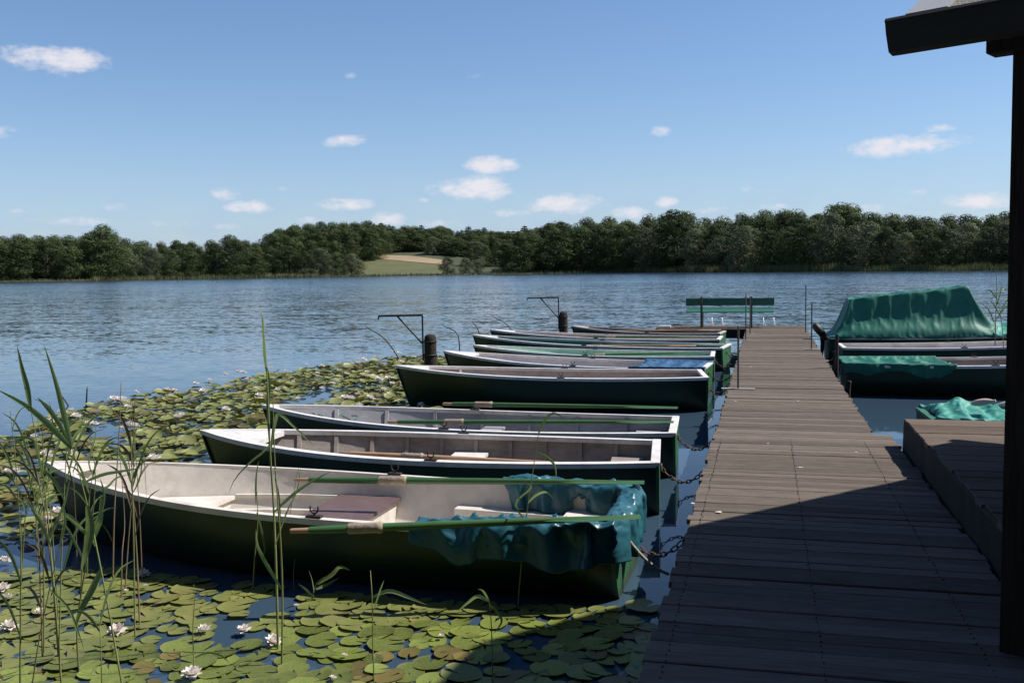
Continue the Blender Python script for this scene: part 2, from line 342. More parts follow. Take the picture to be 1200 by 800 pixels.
def lily_detail(m):
    # veins from the stalk and a paler, browner rim; pads are unit discs in their own space
    nt = m.node_tree; N = nt.nodes; L = nt.links; b = N['Principled BSDF']; src = b.inputs['Base Color'].links[0].from_socket
    tc = N.new('ShaderNodeTexCoord'); sp = N.new('ShaderNodeSeparateXYZ'); L.new(tc.outputs['Object'], sp.inputs[0])
    def mm(op, a, b_=None, c=None):
        n = N.new('ShaderNodeMath'); n.operation = op
        for i, v in enumerate((a, b_, c)):
            if v is None: continue
            if isinstance(v, (int, float)): n.inputs[i].default_value = v
            else: L.new(v, n.inputs[i])
        return n.outputs[0]
    ang = mm('ARCTAN2', sp.outputs[1], sp.outputs[0]); ln = N.new('ShaderNodeVectorMath'); ln.operation = 'LENGTH'; L.new(tc.outputs['Object'], ln.inputs[0])
    vein = mm('POWER', mm('ABSOLUTE', mm('COSINE', mm('MULTIPLY', ang, 7.0))), 14.0)
    vein = mm('MULTIPLY', vein, mm('SUBTRACT', 1.05, ln.outputs['Value']))
    rim = N.new('ShaderNodeMapRange'); L.new(ln.outputs['Value'], rim.inputs[0]); rim.inputs[1].default_value = .86; rim.inputs[2].default_value = 1.0
    m1 = N.new('ShaderNodeMix'); m1.data_type = 'RGBA'; L.new(mm('MULTIPLY', vein, .55), m1.inputs[0]); L.new(src, m1.inputs[6]); m1.inputs[7].default_value = (.24, .26, .09, 1)
    m2 = N.new('ShaderNodeMix'); m2.data_type = 'RGBA'; L.new(mm('MULTIPLY', rim.outputs[0], .45), m2.inputs[0]); L.new(m1.outputs[2], m2.inputs[6]); m2.inputs[7].default_value = (.22, .18, .07, 1)
    L.new(m2.outputs[2], b.inputs['Base Color'])
lily_detail(M['lily'])

# ------------------------------------------------------------------ the setting: lake, far shore
wm = MB(); n = 24
ring = [(-3000, -60), (3000, -60), (3000, 3000), (-3000, 3000)]
wm.add([(x, y, 0) for x, y in ring], [(0, 1, 2, 3)])
tag(obj('lake_water', wm, M['water']), 'calm blue lake water reaching to the wooded far shore', 'water', kind='structure')

def az_of(px): return azel(px, 316)[0]
SHORE = [(-500, 330), (0, 329.6), (60, 329), (110, 327.5), (330, 324.2), (420, 322.5), (500, 321.6), (700, 319.8), (900, 318.9), (1000, 318.2), (1190, 317), (1700, 316)]
def shore_d(px):
    p = at(px, lerp_table(SHORE, px), 0); return min(430, max(300, math.hypot(p.x, p.y)))
HILL = [(-500, 4), (200, 4), (290, 6), (340, 13), (400, 15), (450, 15), (520, 15), (600, 9), (700, 6), (900, 6), (1050, 7), (1190, 12), (1700, 14)]
def terrain_z(px, d):
    d0 = shore_d(px); u = d-d0
    if u < 0: return -.4+.02*u
    hb = lerp_table(HILL, px)
    return -.4 + .9*sstep(0, 5, u) + (hb-.5)*sstep(8, 150, u) + 3*sstep(160, 700, u)
def polar(px, d, dz=0):
    a = az_of(px); return Vector((math.sin(a)*d, math.cos(a)*d, terrain_z(px, d)+dz))
pxs = [-500+25*i for i in range(89)]; dd = [-6, 0, 1, 2, 3.5, 5, 8, 14, 24, 36, 50, 66, 84, 104, 126, 150, 200, 400, 900, 2500]
obj_t = obj('far_shore_ground', MB().grid([[polar(px, shore_d(px)+u) for u in dd] for px in pxs], True, True), M['terrain'])
tag(obj_t, kind='structure')
def patch(name, a, b, u0f, u1f, dz, mt):
    P = []
    for i in range(25):
        px = a+(b-a)*i/24; P.append([polar(px, shore_d(px)+u0f(px)+(u1f(px)-u0f(px))*j/10, dz) for j in range(11)])
    tag(obj(name, MB().grid(P, True, True), mt), kind='structure')
patch('meadow', 405, 522, lambda p: 3.5, lambda p: lerp_table([(405, 85), (440, 84), (522, 58)], p), .10, M['meadow'])
patch('grain_field', 408, 524, lambda p: lerp_table([(408, 86), (440, 85), (524, 59)], p), lambda p: lerp_table([(408, 92), (440, 99), (480, 94), (524, 75)], p), .12, M['field'])

# trees -------------------------------------------------------------
def leafquads(mb, c, r, k, size, rng, squash=1.0):
    for _ in range(k):
        while True:
            d = Vector((rng.uniform(-1, 1), rng.uniform(-1, 1), rng.uniform(-1, 1)))
            if .02 < d.length < 1: break
        d = d.normalized()*(.78+.24*rng.random())
        p = c+Vector((d.x*r, d.y*r, d.z*r*squash))
        nrm = (d+Vector((rng.uniform(-1, 1), rng.uniform(-1, 1), rng.uniform(-.4, 1)))*.30).normalized()
        t = nrm.orthogonal().normalized(); t = (Matrix.Rotation(rng.random()*6.28, 3, nrm) @ t); q = nrm.cross(t)
        s = size*rng.uniform(.6, 1.25)
        mb.add([p-t*s, p-q*s*.7, p+t*s, p+q*s*.7], [(0, 1, 2, 3)], False)
def tree_meshes(kind, seed):
    rng = random.Random(seed); cr = MB(); tr = MB()
    if kind == 'conifer':
        tr.tube([(0, 0, 0), (0, 0, .5), (0, 0, .97)], [.02, .013, .003], 6)
        for i in range(16):
            z = .12+.86*i/16; rr = .20*(1-z)**.85+.015
            for k in range(7):
                a = rng.random()*6.28; c = Vector((math.cos(a)*rr*.55, math.sin(a)*rr*.55, z-.02))
                leafquads(cr, c, rr*.55, 16, .022, rng, .45)
        return cr.mesh('crown'), tr.mesh('trunk')
    tr.tube([(0, 0, 0), (.01, 0, .2), (0, .01, .5), (.01, 0, .8)], [.028, .022, .014, .004], 7)
    for k in range(6):
        a = k*1.05+rng.random(); z = .25+.06*k
        tr.tube([(0, 0, z), (math.cos(a)*.12, math.sin(a)*.12, z+.1), (math.cos(a)*.24, math.sin(a)*.24, z+.2)], [.011, .008, .003], 5)
    low = .03 if kind != 'tall' else .07
    hx = .40 if kind != 'tall' else .33
    for i in range(52):
        f = rng.random(); z = low+(0.93-low)*f
        prof = (math.sin(math.pi*min(1, (f*.74+.26)))**.6)
        a = rng.random()*6.28; rr = hx*prof*math.sqrt(rng.random())*.86*(1+.25*nz3((math.cos(a), math.sin(a), z*3), 1.3, seed))
        br = rng.uniform(.085, .165)*(1.0 if f < .8 else .85)
        leafquads(cr, Vector((math.cos(a)*rr, math.sin(a)*rr, z)), br, 170, .0125, rng, .82 if kind != 'willow' else 1.15)
    return cr.mesh('crown'), tr.mesh('trunk')
KINDS = []
for kind, seeds, lm in (('round', (1, 2, 3), 'leaf_a'), ('tall', (4, 5), 'leaf_b'), ('willow', (6, 7), 'leaf_w'), ('conifer', (8, 9), 'leaf_c')):
    for sd in seeds:
        c, t = tree_meshes(kind, sd); c.materials.append(M[lm]); t.materials.append(M['bark']); KINDS.append((kind, c, t))
TREE_NAME = {'round': 'broadleaf_tree', 'tall': 'broadleaf_tree', 'willow': 'willow_tree', 'conifer': 'conifer_tree'}
def put_tree(px, u, top_px=None, h=None, kind='round', wide=1.0, label=None, group=None):
    d = shore_d(px)+u; b = polar(px, d, -.2)
    if top_px is not None:
        r = ray(px, top_px); k = d/math.hypot(r.x, r.y); h = max(4.0, HC+r.z*k-b.z)/.965
    v = random.choice([k for k in KINDS if k[0] == kind])
    wscale = max(h*wide*1.22, 6.5)
    r = thing(TREE_NAME[kind], label, 'tree', b, random.random()*6.28, group); r.scale = (wscale, wscale, h)
    obj('crown', v[1], None, r); obj('trunk', v[2], None, r)
    return r
TOP = [(-300, 276), (0, 277), (30, 274), (60, 276), (90, 277), (105, 271), (122, 267), (140, 273), (158, 281), (190, 281), (230, 283), (256, 279), (272, 273), (284, 280), (300, 283), (318, 272), (340, 264), (365, 261), (400, 258), (430, 259), (446, 262), (470, 268), (510, 267), (540, 270), (575, 269), (600, 271), (625, 268), (650, 261), (690, 257), (718, 253), (740, 258), (765, 251), (790, 247), (812, 253), (840, 255), (870, 249), (900, 247), (925, 244), (955, 249), (985, 238), (1010, 245), (1030, 248), (1060, 252), (1090, 254), (1130, 252), (1160, 251), (1190, 246), (1500, 244)]
SECT = [(0, 'at the left frame edge', 'left'), (70, 'at the far left of the left shore wood', 'left'), (115, 'in the left shore wood left of its tallest crown', 'left'), (190, 'in the left shore wood right of its tallest crown', 'left'), (250, 'in the middle of the left shore wood', 'left'), (300, 'in the left shore wood next to the wooded hill', 'left'),
        (350, 'on the left slope of the wooded hill', 'hill'), (400, 'on the top of the wooded hill', 'hill'), (455, 'on the wooded hill above the meadow', 'hill'), (500, 'on the ridge above the left half of the ripe field', 'ridge'), (545, 'on the ridge above the right half of the ripe field', 'ridge'), (590, 'on the ridge right of the ripe field', 'ridge'),
        (660, 'at the field end of the right shore wood', 'right'), (730, 'in the right shore wood above the farther bracket post', 'right'), (800, 'in the right shore wood left of the bench', 'right'), (870, 'in the right shore wood above the bench', 'right'), (940, 'in the right shore wood above the jetty end', 'right'), (1010, 'in the right shore wood around its tallest tree', 'right'), (1080, 'in the right shore wood above the green canopy', 'right'), (1150, 'in the right shore wood right of the green canopy', 'right'), (1190, 'in the right shore wood beside the boathouse post', 'right'), (9999, 'in the right shore wood behind the boathouse', 'right')]
SGRP = {'left': 'trees of the left shore wood', 'hill': 'trees of the wooded hill', 'ridge': 'trees behind the field', 'right': 'trees of the right shore wood'}
def side(px):
    for lim, txt, g in SECT:
        if px < lim: return (txt, SGRP[g])
TN = {'round': 'dark broadleaf tree', 'tall': 'slim green tree', 'willow': 'pale willow', 'conifer': 'dark conifer'}
def row(x0, x1, step, u, kinds, topf, wide=1.0, where=None):
    px = x0
    while px < x1:
        k = random.choice(kinds); s = where or side(px)
        put_tree(px, u+random.uniform(-3, 5), topf(px)+random.uniform(-1.0, 3.5), None, k, wide*random.uniform(.9, 1.12), ('front row ' if u < 20 else 'rear row ')+TN[k]+' '+s[0], s[1])
        px += step*random.uniform(.75, 1.25)
SK = lambda p: lerp_table(TOP, p)
# rear skyline rows
row(-190, 300, 21, 42, ['round', 'round', 'tall'], lambda p: SK(p)+1)
row(300, 452, 14, 110, ['round', 'round', 'tall'], lambda p: SK(p), 1.1)
row(440, 660, 6.5, 172, ['conifer', 'conifer', 'conifer', 'tall'], lambda p: SK(p)+random.uniform(-5, 2), 1.6)
row(440, 660, 8, 140, ['round', 'tall', 'conifer'], lambda p: SK(p)+random.uniform(-2, 4), 1.5)
row(442, 640, 7, 116, ['round', 'tall', 'round'], lambda p: SK(p)+random.uniform(2, 7), 1.4)
row(508, 566, 8, 96, ['round', 'willow'], lambda p: SK(p)+random.uniform(9, 16), 1.4)
row(620, 1400, 22, 44, ['round', 'tall', 'round'], lambda p: SK(p)+1)
row(-190, 305, 20, 24, ['round', 'tall', 'round'], lambda p: SK(p)+random.uniform(3, 8))
row(610, 1400, 21, 26, ['round', 'tall', 'round'], lambda p: SK(p)+random.uniform(3, 8))
row(300, 450, 13, 84, ['round', 'round', 'tall'], lambda p: SK(p)+random.uniform(3, 9), 1.2)
# front rows
row(-190, 305, 24, 9, ['round', 'round', 'tall', 'willow'], lambda p: SK(p)+random.uniform(3, 14), 1.05)
row(300, 408, 20, 10, ['round', 'willow', 'round'], lambda p: 289+random.uniform(-2, 7), 1.1, ('at the water below the wooded hill', 'shore trees below the wooded hill'))
row(322, 425, 16, 58, ['round', 'tall'], lambda p: 276+random.uniform(-2, 6), 1.1)
row(552, 606, 16, 60, ['round', 'round'], lambda p: 288+random.uniform(-3, 5), 1.0)
row(590, 760, 24, 10, ['round', 'round', 'tall'], lambda p: SK(p)+random.uniform(3, 12), 1.05)
row(760, 1040, 25, 10, ['willow', 'willow', 'round'], lambda p: SK(p)+random.uniform(10, 24), 1.0)
row(1040, 1400, 25, 10, ['round', 'willow', 'round'], lambda p: SK(p)+random.uniform(8, 20), 1.05)
put_tree(122, 14, 266, None, 'round', .95, 'tall rounded broadleaf tree rising over the left shore wood', 'trees of the left shore wood')
put_tree(985, 30, 238, None, 'tall', 1.0, 'tallest broadleaf tree of the right shore wood', 'trees of the right shore wood')
put_tree(790, 16, 247, None, 'round', 1.0, 'broad dark tree standing high left of the pale willows', 'trees of the right shore wood')
put_tree(524, 8, 301, None, 'round', 1.1, 'small dark shore tree right of the green meadow', 'single shore trees')
put_tree(437, 78, 296, None, 'round', 1.1, 'small round bush at the upper edge of the meadow', 'single shore trees')
for px, tp in ((545, 303), (560, 306), (420, 305), (412, 298)):
    put_tree(px, 14, tp, None, 'willow', 1.2, {545: 'low pale willow bush right of the small shore tree', 560: 'low pale willow bush beside the right shore wood', 420: 'low willow bush at the left foot of the meadow', 412: 'larger willow bush left of the meadow'}[px], 'shore bushes')

# reeds of the far shore: nobody could count them
rb = MB(); rr_ = random.Random(11)
for (a, b, cnt, hh) in ((-150, 108, 500, 1.2), (108, 370, 2300, 1.9), (370, 530, 900, 1.3), (530, 720, 700, 1.4), (720, 985, 4200, 2.6), (985, 1190, 1800, 2.0), (1190, 1400, 800, 2.0)):
    for _ in range(cnt):
        px = rr_.uniform(a, b); p = polar(px, shore_d(px)+rr_.uniform(-.8, 3.2)); p.z = max(p.z, -.3)
        h = hh*rr_.uniform(.6, 1.25)*(1+.3*nz3((px*.03, 0, 0))); w = rr_.uniform(.10, .22); ang = rr_.random()*6.28
        dx, dy = math.cos(ang)*w, math.sin(ang)*w; lx, ly = rr_.uniform(-.25, .25), rr_.uniform(-.25, .25)
        rb.add([(p.x-dx, p.y-dy, p.z), (p.x+dx, p.y+dy, p.z), (p.x+lx, p.y+ly, p.z+h)], [(0, 1, 2)])
tag(obj('shore_reed_bed', rb, M['shore_reed']), 'yellow-green reed belt along the far shoreline', 'reeds', kind='stuff')

# ------------------------------------------------------------------ the bank the jetty starts from, with unseen trees added to block sky light
bank = MB(); P = []
for i in range(41):
    x = -60+3*i; e = -3.2-1.2*nz3((x*.2, 0, 0))-.02*abs(x)
    if x > 4: e = min(9, e+(x-4)*.55)
    P.append([(x, e, -.4), (x, e-.8, .25), (x, e-3, .6), (x, e-12, 1.2), (x, -58, 4)])
tag(obj('bank', MB().grid(P, True, True), M['meadow']), kind='structure')
def shade_tree(x, y, z, h, kind, label):  # out of view, added to keep sky light off jetty and hulls
    v = random.choice([k for k in KINDS if k[0] == kind]); r = thing(TREE_NAME[kind], label, 'tree', (x, y, z), random.random()*6.28, 'unseen trees added to block sky light'); r.scale = (h*1.05, h*1.05, h)
    obj('crown', v[1], None, r); obj('trunk', v[2], None, r)
for k in range(15):
    x = -34+4.2*k; shade_tree(x, -11-4*(k % 2)-random.uniform(0, 2), .8, random.uniform(12, 16), ('round', 'tall')[k % 2], 'unseen tall broadleaf tree added behind the jetty start to block sky light')
for (x, y, h) in ((-7.5, -6.5, 13), (-1.0, -8.0, 15), (5.5, -6.5, 14), (-14, -8.5, 14), (11, -5, 12)): shade_tree(x, y, .7, h, 'round', 'unseen large broadleaf tree added over the jetty start to deepen its shade')
for k in range(5): shade_tree(18+5*k, 1+2.0*k, 1.0, random.uniform(9, 12), 'round', 'unseen broadleaf tree added right of the boathouse to block sky light')

# ------------------------------------------------------------------ jetty
def plank_mesh(name, x0, x1, w, th, mt):
    me = MB().box(x0, x1, 0, w, -th, 0, .004).mesh(name); me.materials.append(mt); return me
JX0, JX1, JZ, JEND = -.48, 1.03, .50, 28.1
jetty = thing('wooden_jetty', 'long grey plank jetty running out into the lake from the boathouse', 'jetty', (0, 0, 0))
pm_s = plank_mesh('plank', JX0, JX1, .1165, .036, M['plank']); pm_l = plank_mesh('plank', JX0, JX1+.165, .1165, .036, M['plank'])
pr = random.Random(21); y = -1.6
while y < JEND-.14:
    me = pm_l if y < 9.92 else pm_s
    obj('plank', me, None, jetty, (pr.uniform(-.016, .016), y+pr.uniform(-.0015, .0015), JZ+pr.uniform(-.006, .003)), (pr.uniform(-.02, .02), pr.uniform(-.003, .003), pr.uniform(-.003, .003)))
    y += .120
ph = plank_mesh('plank', -2.86, -.50, .134, .036, M['plank']); y = 26.62
while y < JEND-.14:
    obj('plank', ph, None, jetty, (pr.uniform(-.02, .02), y, JZ+pr.uniform(-.003, .003)), (0, 0, pr.uniform(-.004, .004))); y += .143
for x in (-.40, .24, .90): obj('stringer', MB().box(x-.05, x+.05, -1.6, JEND-.02, .34, .458, .004), M['beam'], jetty)
for yy in (26.66, 28.0): obj('stringer', MB().box(-2.84, -.46, yy-.03, yy+.04, .24, .458, .004), M['beam'], jetty)
obj('stringer', MB().box(1.10, 1.18, -1.6, 9.95, .34, .458, .004), M['beam'], jetty)
y = .2
while y < 28.2:
    for x in (-.36, .90):
        obj('pile', MB().tube([(x, y, -1.2), (x+.01, y, .33)], [.085, .08], 10), M['pile'], jetty)
    obj('cross_beam', MB().box(-.46, 1.0, y+.085, y+.15, .22, .335, .004), M['beam'], jetty); y += 2.32
for x in (-2.7, -1.6):
    for yy in (26.78, 27.85): obj('pile', MB().tube([(x, yy, -1.2), (x, yy, .45)], .08, 10), M['pile'], jetty)

nl = MB(); y = 3.0
while y < 9.5:
    for x in (-.40, .24, .90):
        for dy in (.03, .085): nl.tube([(x+pr.uniform(-.012, .012), y+dy+pr.uniform(-.006, .006), JZ-.001), (x, y+dy, JZ+.0055)], .0036, 6)
    y += .120
tag(obj('nails', nl, M['nail'], jetty), kind='stuff')
dr = MB()
for (px, py) in ((938, 548), (842, 600), (957, 400), (862, 470), (900, 520), (1003, 530), (880, 430), (935, 470), (812, 590)):
    p = at(px, py, JZ); r0 = pr.uniform(.010, .022)
    dr.add([(p.x, p.y, JZ+.0075)]+[(p.x+math.cos(a)*r0*pr.uniform(.6, 1.4), p.y+math.sin(a)*r0*pr.uniform(.6, 1.4), JZ+.0045) for a in [k*math.pi/5 for k in range(10)]], [(0, 1+k, 1+(k+1) % 10) for k in range(10)], True)
tag(obj('bird_droppings', dr, M['dropping'], jetty), kind='stuff')

# ------------------------------------------------------------------ raised platform in front of the boathouse
PZ = .75
plat = thing('raised_platform', 'raised plank platform beside the jetty in front of the boathouse', 'platform', (0, 0, 0))
pp = plank_mesh('plank', 1.235, 6.6, .185, .045, M['platform_plank']); y = 9.27
while y > .6:
    obj('plank', pp, None, plat, (pr.uniform(-.012, .012), y, PZ+pr.uniform(-.003, .003)), (pr.uniform(-.006, .006), 0, pr.uniform(-.003, .003))); y -= .196
ed = MB(); P = []
for i in range(60):
    yy = .6+i*(9.44-.6)/59; w = .012*nz3((0, yy, 0), 3.0); w2 = .010*nz3((0, yy, 5), 9.0)
    P.append([(1.235+w, yy, .20), (1.215+w, yy, .45), (1.222+w+w2, yy, PZ-.03+w2), (1.24, yy, PZ-.012+w2*.5), (1.285, yy, PZ-.012+w2), (1.285, yy, .20)])
ed.grid(P, False); obj('edge_beam', ed, M['beam'], plat)
obj('edge_beam', MB().box(1.29, 6.6, 9.40, 9.455, .25, .70, .006), M['beam'], plat)
for x in (1.5, 3.4, 5.3):
    for yy in (1.2, 5.0, 8.9): obj('pile', MB().tube([(x, yy, -1.2), (x, yy, .70)], .09, 10), M['pile'], plat)

# ------------------------------------------------------------------ boathouse
GX, GY, GZ = .501, 4.299, 3.118
RZ = R(-28.917); WN, WF, RISE, RL = 2.502, 5.224, 1.493, 7.2
FEZ = GZ+RISE-RISE*(WF-WN)/WN
bh = thing('boathouse', 'dark timber boathouse corner with gutter and felt gable roof beside the jetty', 'boathouse', (GX, GY, 0), RZ)
def slab(y0, z0, y1, z1, x0, x1, th, off=0):
    d = Vector((0, y1-y0, z1-z0)).normalized(); nn = Vector((0, -d.z, d.y)) if d.y > 0 else Vector((0, d.z, -d.y))
    if nn.z < 0: nn = -nn
    a = [Vector((x, yy, zz))+nn*(off+t) for t in (0, th) for (yy, zz) in ((y0, z0), (y1, z1)) for x in (x0, x1)]
    return MB().add(a, [(0, 1, 3, 2), (4, 6, 7, 5), (0, 4, 5, 1), (2, 3, 7, 6), (0, 2, 6, 4), (1, 5, 7, 3)])
rf = obj('roof', slab(-.03, GZ-.055, WN, GZ+RISE-.055, .10, RL, .05), M['wall_board'], bh)
obj('felt', slab(-.04, GZ-.058, WN+.02, GZ+RISE-.05, .20, RL, .014, .053), M['roof'], rf)
obj('verge_strip', slab(-.045, GZ-.061, WN+.02, GZ+RISE-.05, .075, .235, .022, .056), M['verge'], rf)
scr = MB(); d_ = Vector((0, WN, RISE)).normalized()
for k in range(6):
    c = Vector((.16, 0, GZ-.05))+d_*(.12+.42*k)+Vector((0, -d_.z, d_.y))*.085; scr.tube([c-Vector((0, -d_.z, d_.y))*.01, c+Vector((0, -d_.z, d_.y))*.006], .009, 8)
obj('screw', scr, M['steel'], rf)
rf2 = obj('roof', slab(WF+.03, FEZ-.055, WN, GZ+RISE-.055, .10, RL, .05), M['wall_board'], bh)
obj('felt', slab(WF+.04, FEZ-.058, WN-.02, GZ+RISE-.05, .20, RL, .014, .053), M['roof'], rf2)
obj('verge_strip', slab(WF+.045, FEZ-.061, WN-.02, GZ+RISE-.05, .075, .235, .022, .056), M['verge'], rf2)
def gutter(yc, z, sgn):
    prof = [(-.095, .0), (-.105, -.012), (-.098, -.02), (-.088, -.06), (-.06, -.125), (-.02, -.135), (.03, -.125), (.03, -.01), (.018, -.01), (.018, -.11), (-.03, -.118), (-.072, -.055), (-.084, 0)]
    P = [[(x, yc+sgn*a, z+b) for (a, b) in prof+[prof[0]]] for x in (.0, RL)]
    m = MB().grid(P, False); k = len(prof)
    m.add([(.001, yc+sgn*a, z+b) for (a, b) in prof[:8]], [tuple(range(8))]); return m
obj('gutter', gutter(.0, GZ, 1), M['gutter'], bh)
obj('gutter', gutter(WF, FEZ, -1), M['gutter'], bh)
for (yy, zz) in ((.38, GZ-.115), (WN, GZ+RISE-.18), (WF-.38, FEZ-.115)):
    obj('purlin', MB().box(.245, RL-.2, yy-.055, yy+.055, zz, zz+.095, .004), M['wall_board'], bh)
obj('corner_post', MB().box(.338, .53, .362, .54, .46, GZ+.16, .006), M['wall_board'], bh)
obj('corner_post', MB().box(.355, .54, WF-.54, WF-.362, .3, FEZ+.16, .006), M['wall_board'], bh)
yb = .55
while yb < WF-.53:
    zt = GZ+RISE*min(yb, 2*WN-yb-.18)/WN-.07
    obj('wall_board', MB().box(.40+pr.uniform(-.003, .003), .425, yb, yb+.168, .55, zt, .003), M['wall_board'], bh); yb += .174
obj('wall', MB().box(.43, .46, .52, WF-.52, .5, GZ+.1), M['wall_board'], bh)
xb = .55
while xb < RL-.4:
    obj('wall_board', MB().box(xb, xb+.168, .40+pr.uniform(-.003, .003), .425, .45, GZ+.12, .003), M['wall_board'], bh); xb += .174
obj('wall', MB().box(.50, RL-.3, .43, .46, .5, GZ+.12), M['wall_board'], bh)

# ------------------------------------------------------------------ boats
BOATS = []
class Boat:
    def __init__(s, name, label, stern, bow, B=.72, z0=.47, zb=.62, inner='greyin', hull='hull', gun='white', transom='hull_sunlit', cat='rowing boat', group=None, gw=.07, stern_f=.78, rake=.26, floor=.055, deck=.14):
        d = Vector((bow[0]-stern[0], bow[1]-stern[1])); s.L = d.length; s.B = B; s.z0 = z0; s.zb = zb; s.sf = stern_f; s.rake = rake; s.floor = floor; s.gw = gw
        s.ang = math.atan2(d.y, d.x); s.o = Vector((stern[0], stern[1], 0))
        s.root = thing(name, label, cat, s.o, s.ang, group); s.inner_m = M[inner]
        s.shell(M[hull], M[inner], M[gun], M[transom], deck); BOATS.append(s)
    def half(s, t):
        if t < .42: return s.B*(1-(1-s.sf)*((.42-t)/.42)**2)
        q = (t-.42)/.58; return s.B*max(0, 1-q**2.35)**.92
    def sheer(s, t): return s.z0+.012*(1-t)**2+(s.zb-s.z0)*t**2.6
    def pt(s, t, q, side, inner=False):
        b = s.half(t)-(.032 if inner else 0); b = max(b, 0.0)
        zs = s.sheer(t); zk = -.14+.05*sstep(.75, 1, t); th = q*math.pi/2; m = sstep(.5, 1, t)
        yf = (1-m)*(.9*math.sin(th)**.62+.1*q)+m*q**.85; zf = (1-m)*(1-math.cos(th))**.9+m*q
        z = zk+(zs-zk)*zf
        x = t*s.L-s.rake*(1-zf)*t**7-.0*(1-zf)
        if inner:
            z = max(z+.02*(1-q), s.floor); x = min(x, s.L-.06)
        return Vector((x, side*b*yf, z))
    def hb(s, t, z):
        a = s.pt(t, 0, 1, True)
        for k in range(1, 41):
            b = s.pt(t, k/40, 1, True)
            if b.z >= z and b.z > a.z: return a.y+(b.y-a.y)*(z-a.z)/(b.z-a.z)
            a = b
        return a.y
    def W(s, x, y, z):
        c, n = math.cos(s.ang), math.sin(s.ang); return Vector((s.o.x+c*x-n*y, s.o.y+n*x+c*y, z))
    def inside(s, p, pad=.03):
        c, n = math.cos(s.ang), math.sin(s.ang); dx, dy = p.x-s.o.x, p.y-s.o.y
        x = c*dx+n*dy; y = -n*dx+c*dy
        return -.1-pad < x < s.L+pad and abs(y) < s.half(min(1, max(0, x/s.L)))*(.97)+pad
    def shell(s, hm, im, gm, tm, deck):
        NT, NS = 30, 9
        ts = [1-(1-i/NT)**1.25 for i in range(NT+1)]
        qs = [i/NS for i in range(NS+1)]
        P = [[s.pt(t, q, 1) for q in reversed(qs)]+[s.pt(t, q, -1) for q in qs[1:]] for t in ts]
        obj('hull', MB().grid(P), hm, s.root)
        I = [[s.pt(t, q, 1, True) for q in reversed(qs)]+[s.pt(t, q, -1, True) for q in qs[1:]] for t in ts[:-1]]
        obj('inner_skin', MB().grid(I, True, True), im, s.root)
        o = [v for v in P[0]]; k = len(o); mb = MB()
        mb.add([v+Vector((-.028, 0, .0)) for v in o]+[v+Vector((.03, 0, 0)) for v in o], [tuple(range(k)), tuple(range(2*k-1, k-1, -1))]+[(i, k+i, k+(i+1) % k, (i+1) % k) for i in range(k)])
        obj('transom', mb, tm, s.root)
        for side in (1, -1):
            G = []
            for t in ts:
                b = s.half(t); z = s.sheer(t); yo = b+.016; yi = max(b-s.gw+.016, -.0)
                x = t*s.L+(.02 if t > .999 else 0)
                G.append([(x, side*yo, z-.03), (x, side*yo, z+.012), (x, side*yi, z+.014), (x, side*yi, z-.03), (x, side*yo, z-.03)])
            obj('gunwale', MB().grid(G, False), gm, s.root)
        z = s.sheer(0); b = s.half(0)
        obj('stern_rail', MB().box(-.035, .045, -b-.016, b+.016, z-.02, z+.0165, .004), gm, s.root)
        if deck:
            t0 = 1-deck; D = []
            for i in range(9):
                t = t0+deck*i/8*.985; bb = max(.004, s.half(t)-.035); zz = s.sheer(t)
                D.append([(t*s.L, bb, zz+.006), (t*s.L, bb*.5, zz+.014), (t*s.L, 0, zz+.018), (t*s.L, -bb*.5, zz+.014), (t*s.L, -bb, zz+.006)])
            m = MB().grid(D, False); e = D[0]
            m.add(list(e)+[(a, bq, c-.05) for a, bq, c in e], [(i, i+1, i+6, i+5) for i in range(4)])
            obj('bow_deck', m, gm, s.root)
        st = MB().tube([s.pt(1, q, 1)+Vector((.012, 0, .012 if q == 1 else 0)) for q in (0, .25, .5, .75, 1)], .016, 6); obj('stem', st, hm, s.root)
    def thwart(s, t, w=.24, z=.30, m='white', name='thwart', knees=True):
        def by(tt): return max(.01, s.hb(tt, z-.028)-.004)
        t1 = t+w/s.L; mb = MB(); zz = (z-.028, z)
        vs = [(tt*s.L, sg*by(tt), q) for q in zz for tt in (t, t1) for sg in (-1, 1)]
        mb.add(vs, [(0, 1, 3, 2), (4, 6, 7, 5), (0, 4, 5, 1), (2, 3, 7, 6), (0, 2, 6, 4), (1, 5, 7, 3)])
        return obj(name, mb, M[m], s.root)
    def boxseat(s, t, w, z, top, face):
        t1 = t+w/s.L; o = s.thwart(t, w, z, top, 'seat')
        for tt in (t+.006, t1-.006):
            y0, y1, y2 = s.hb(tt, s.floor+.012)-.006, s.hb(tt, z*.5)-.004, s.hb(tt, z-.03)-.004
            mb = MB().add([(tt*s.L, -y0, s.floor), (tt*s.L, y0, s.floor), (tt*s.L, y1, z*.5), (tt*s.L, y2, z-.029), (tt*s.L, -y2, z-.029), (tt*s.L, -y1, z*.5)], [(0, 1, 2, 3, 4, 5)])
            obj('seat_front', mb, M[face], o)
    def ribs(s, tlist, m=None):
        for t in tlist:
            for side in (1, -1):
                P = []
                for k in range(6):
                    q = .42+.55*k/5; a = s.pt(t-.004, q, side, True); c = s.pt(t+.004, q, side, True); i = Vector((0, -side*.022, .004))
                    P.append([a, a+i, c+i, c])
                obj('rib', MB().grid(P, False), m or s.inner_m, s.root)
    def floorboards(s, m=None, n=5):
        for k in range(n):
            y = (k-(n-1)/2)*.135; obj('floorboard', MB().box(.12, s.L*.80-abs(y)*1.2, y-.06, y+.06, s.floor+.006, s.floor+.022, .003), m or s.inner_m, s.root)
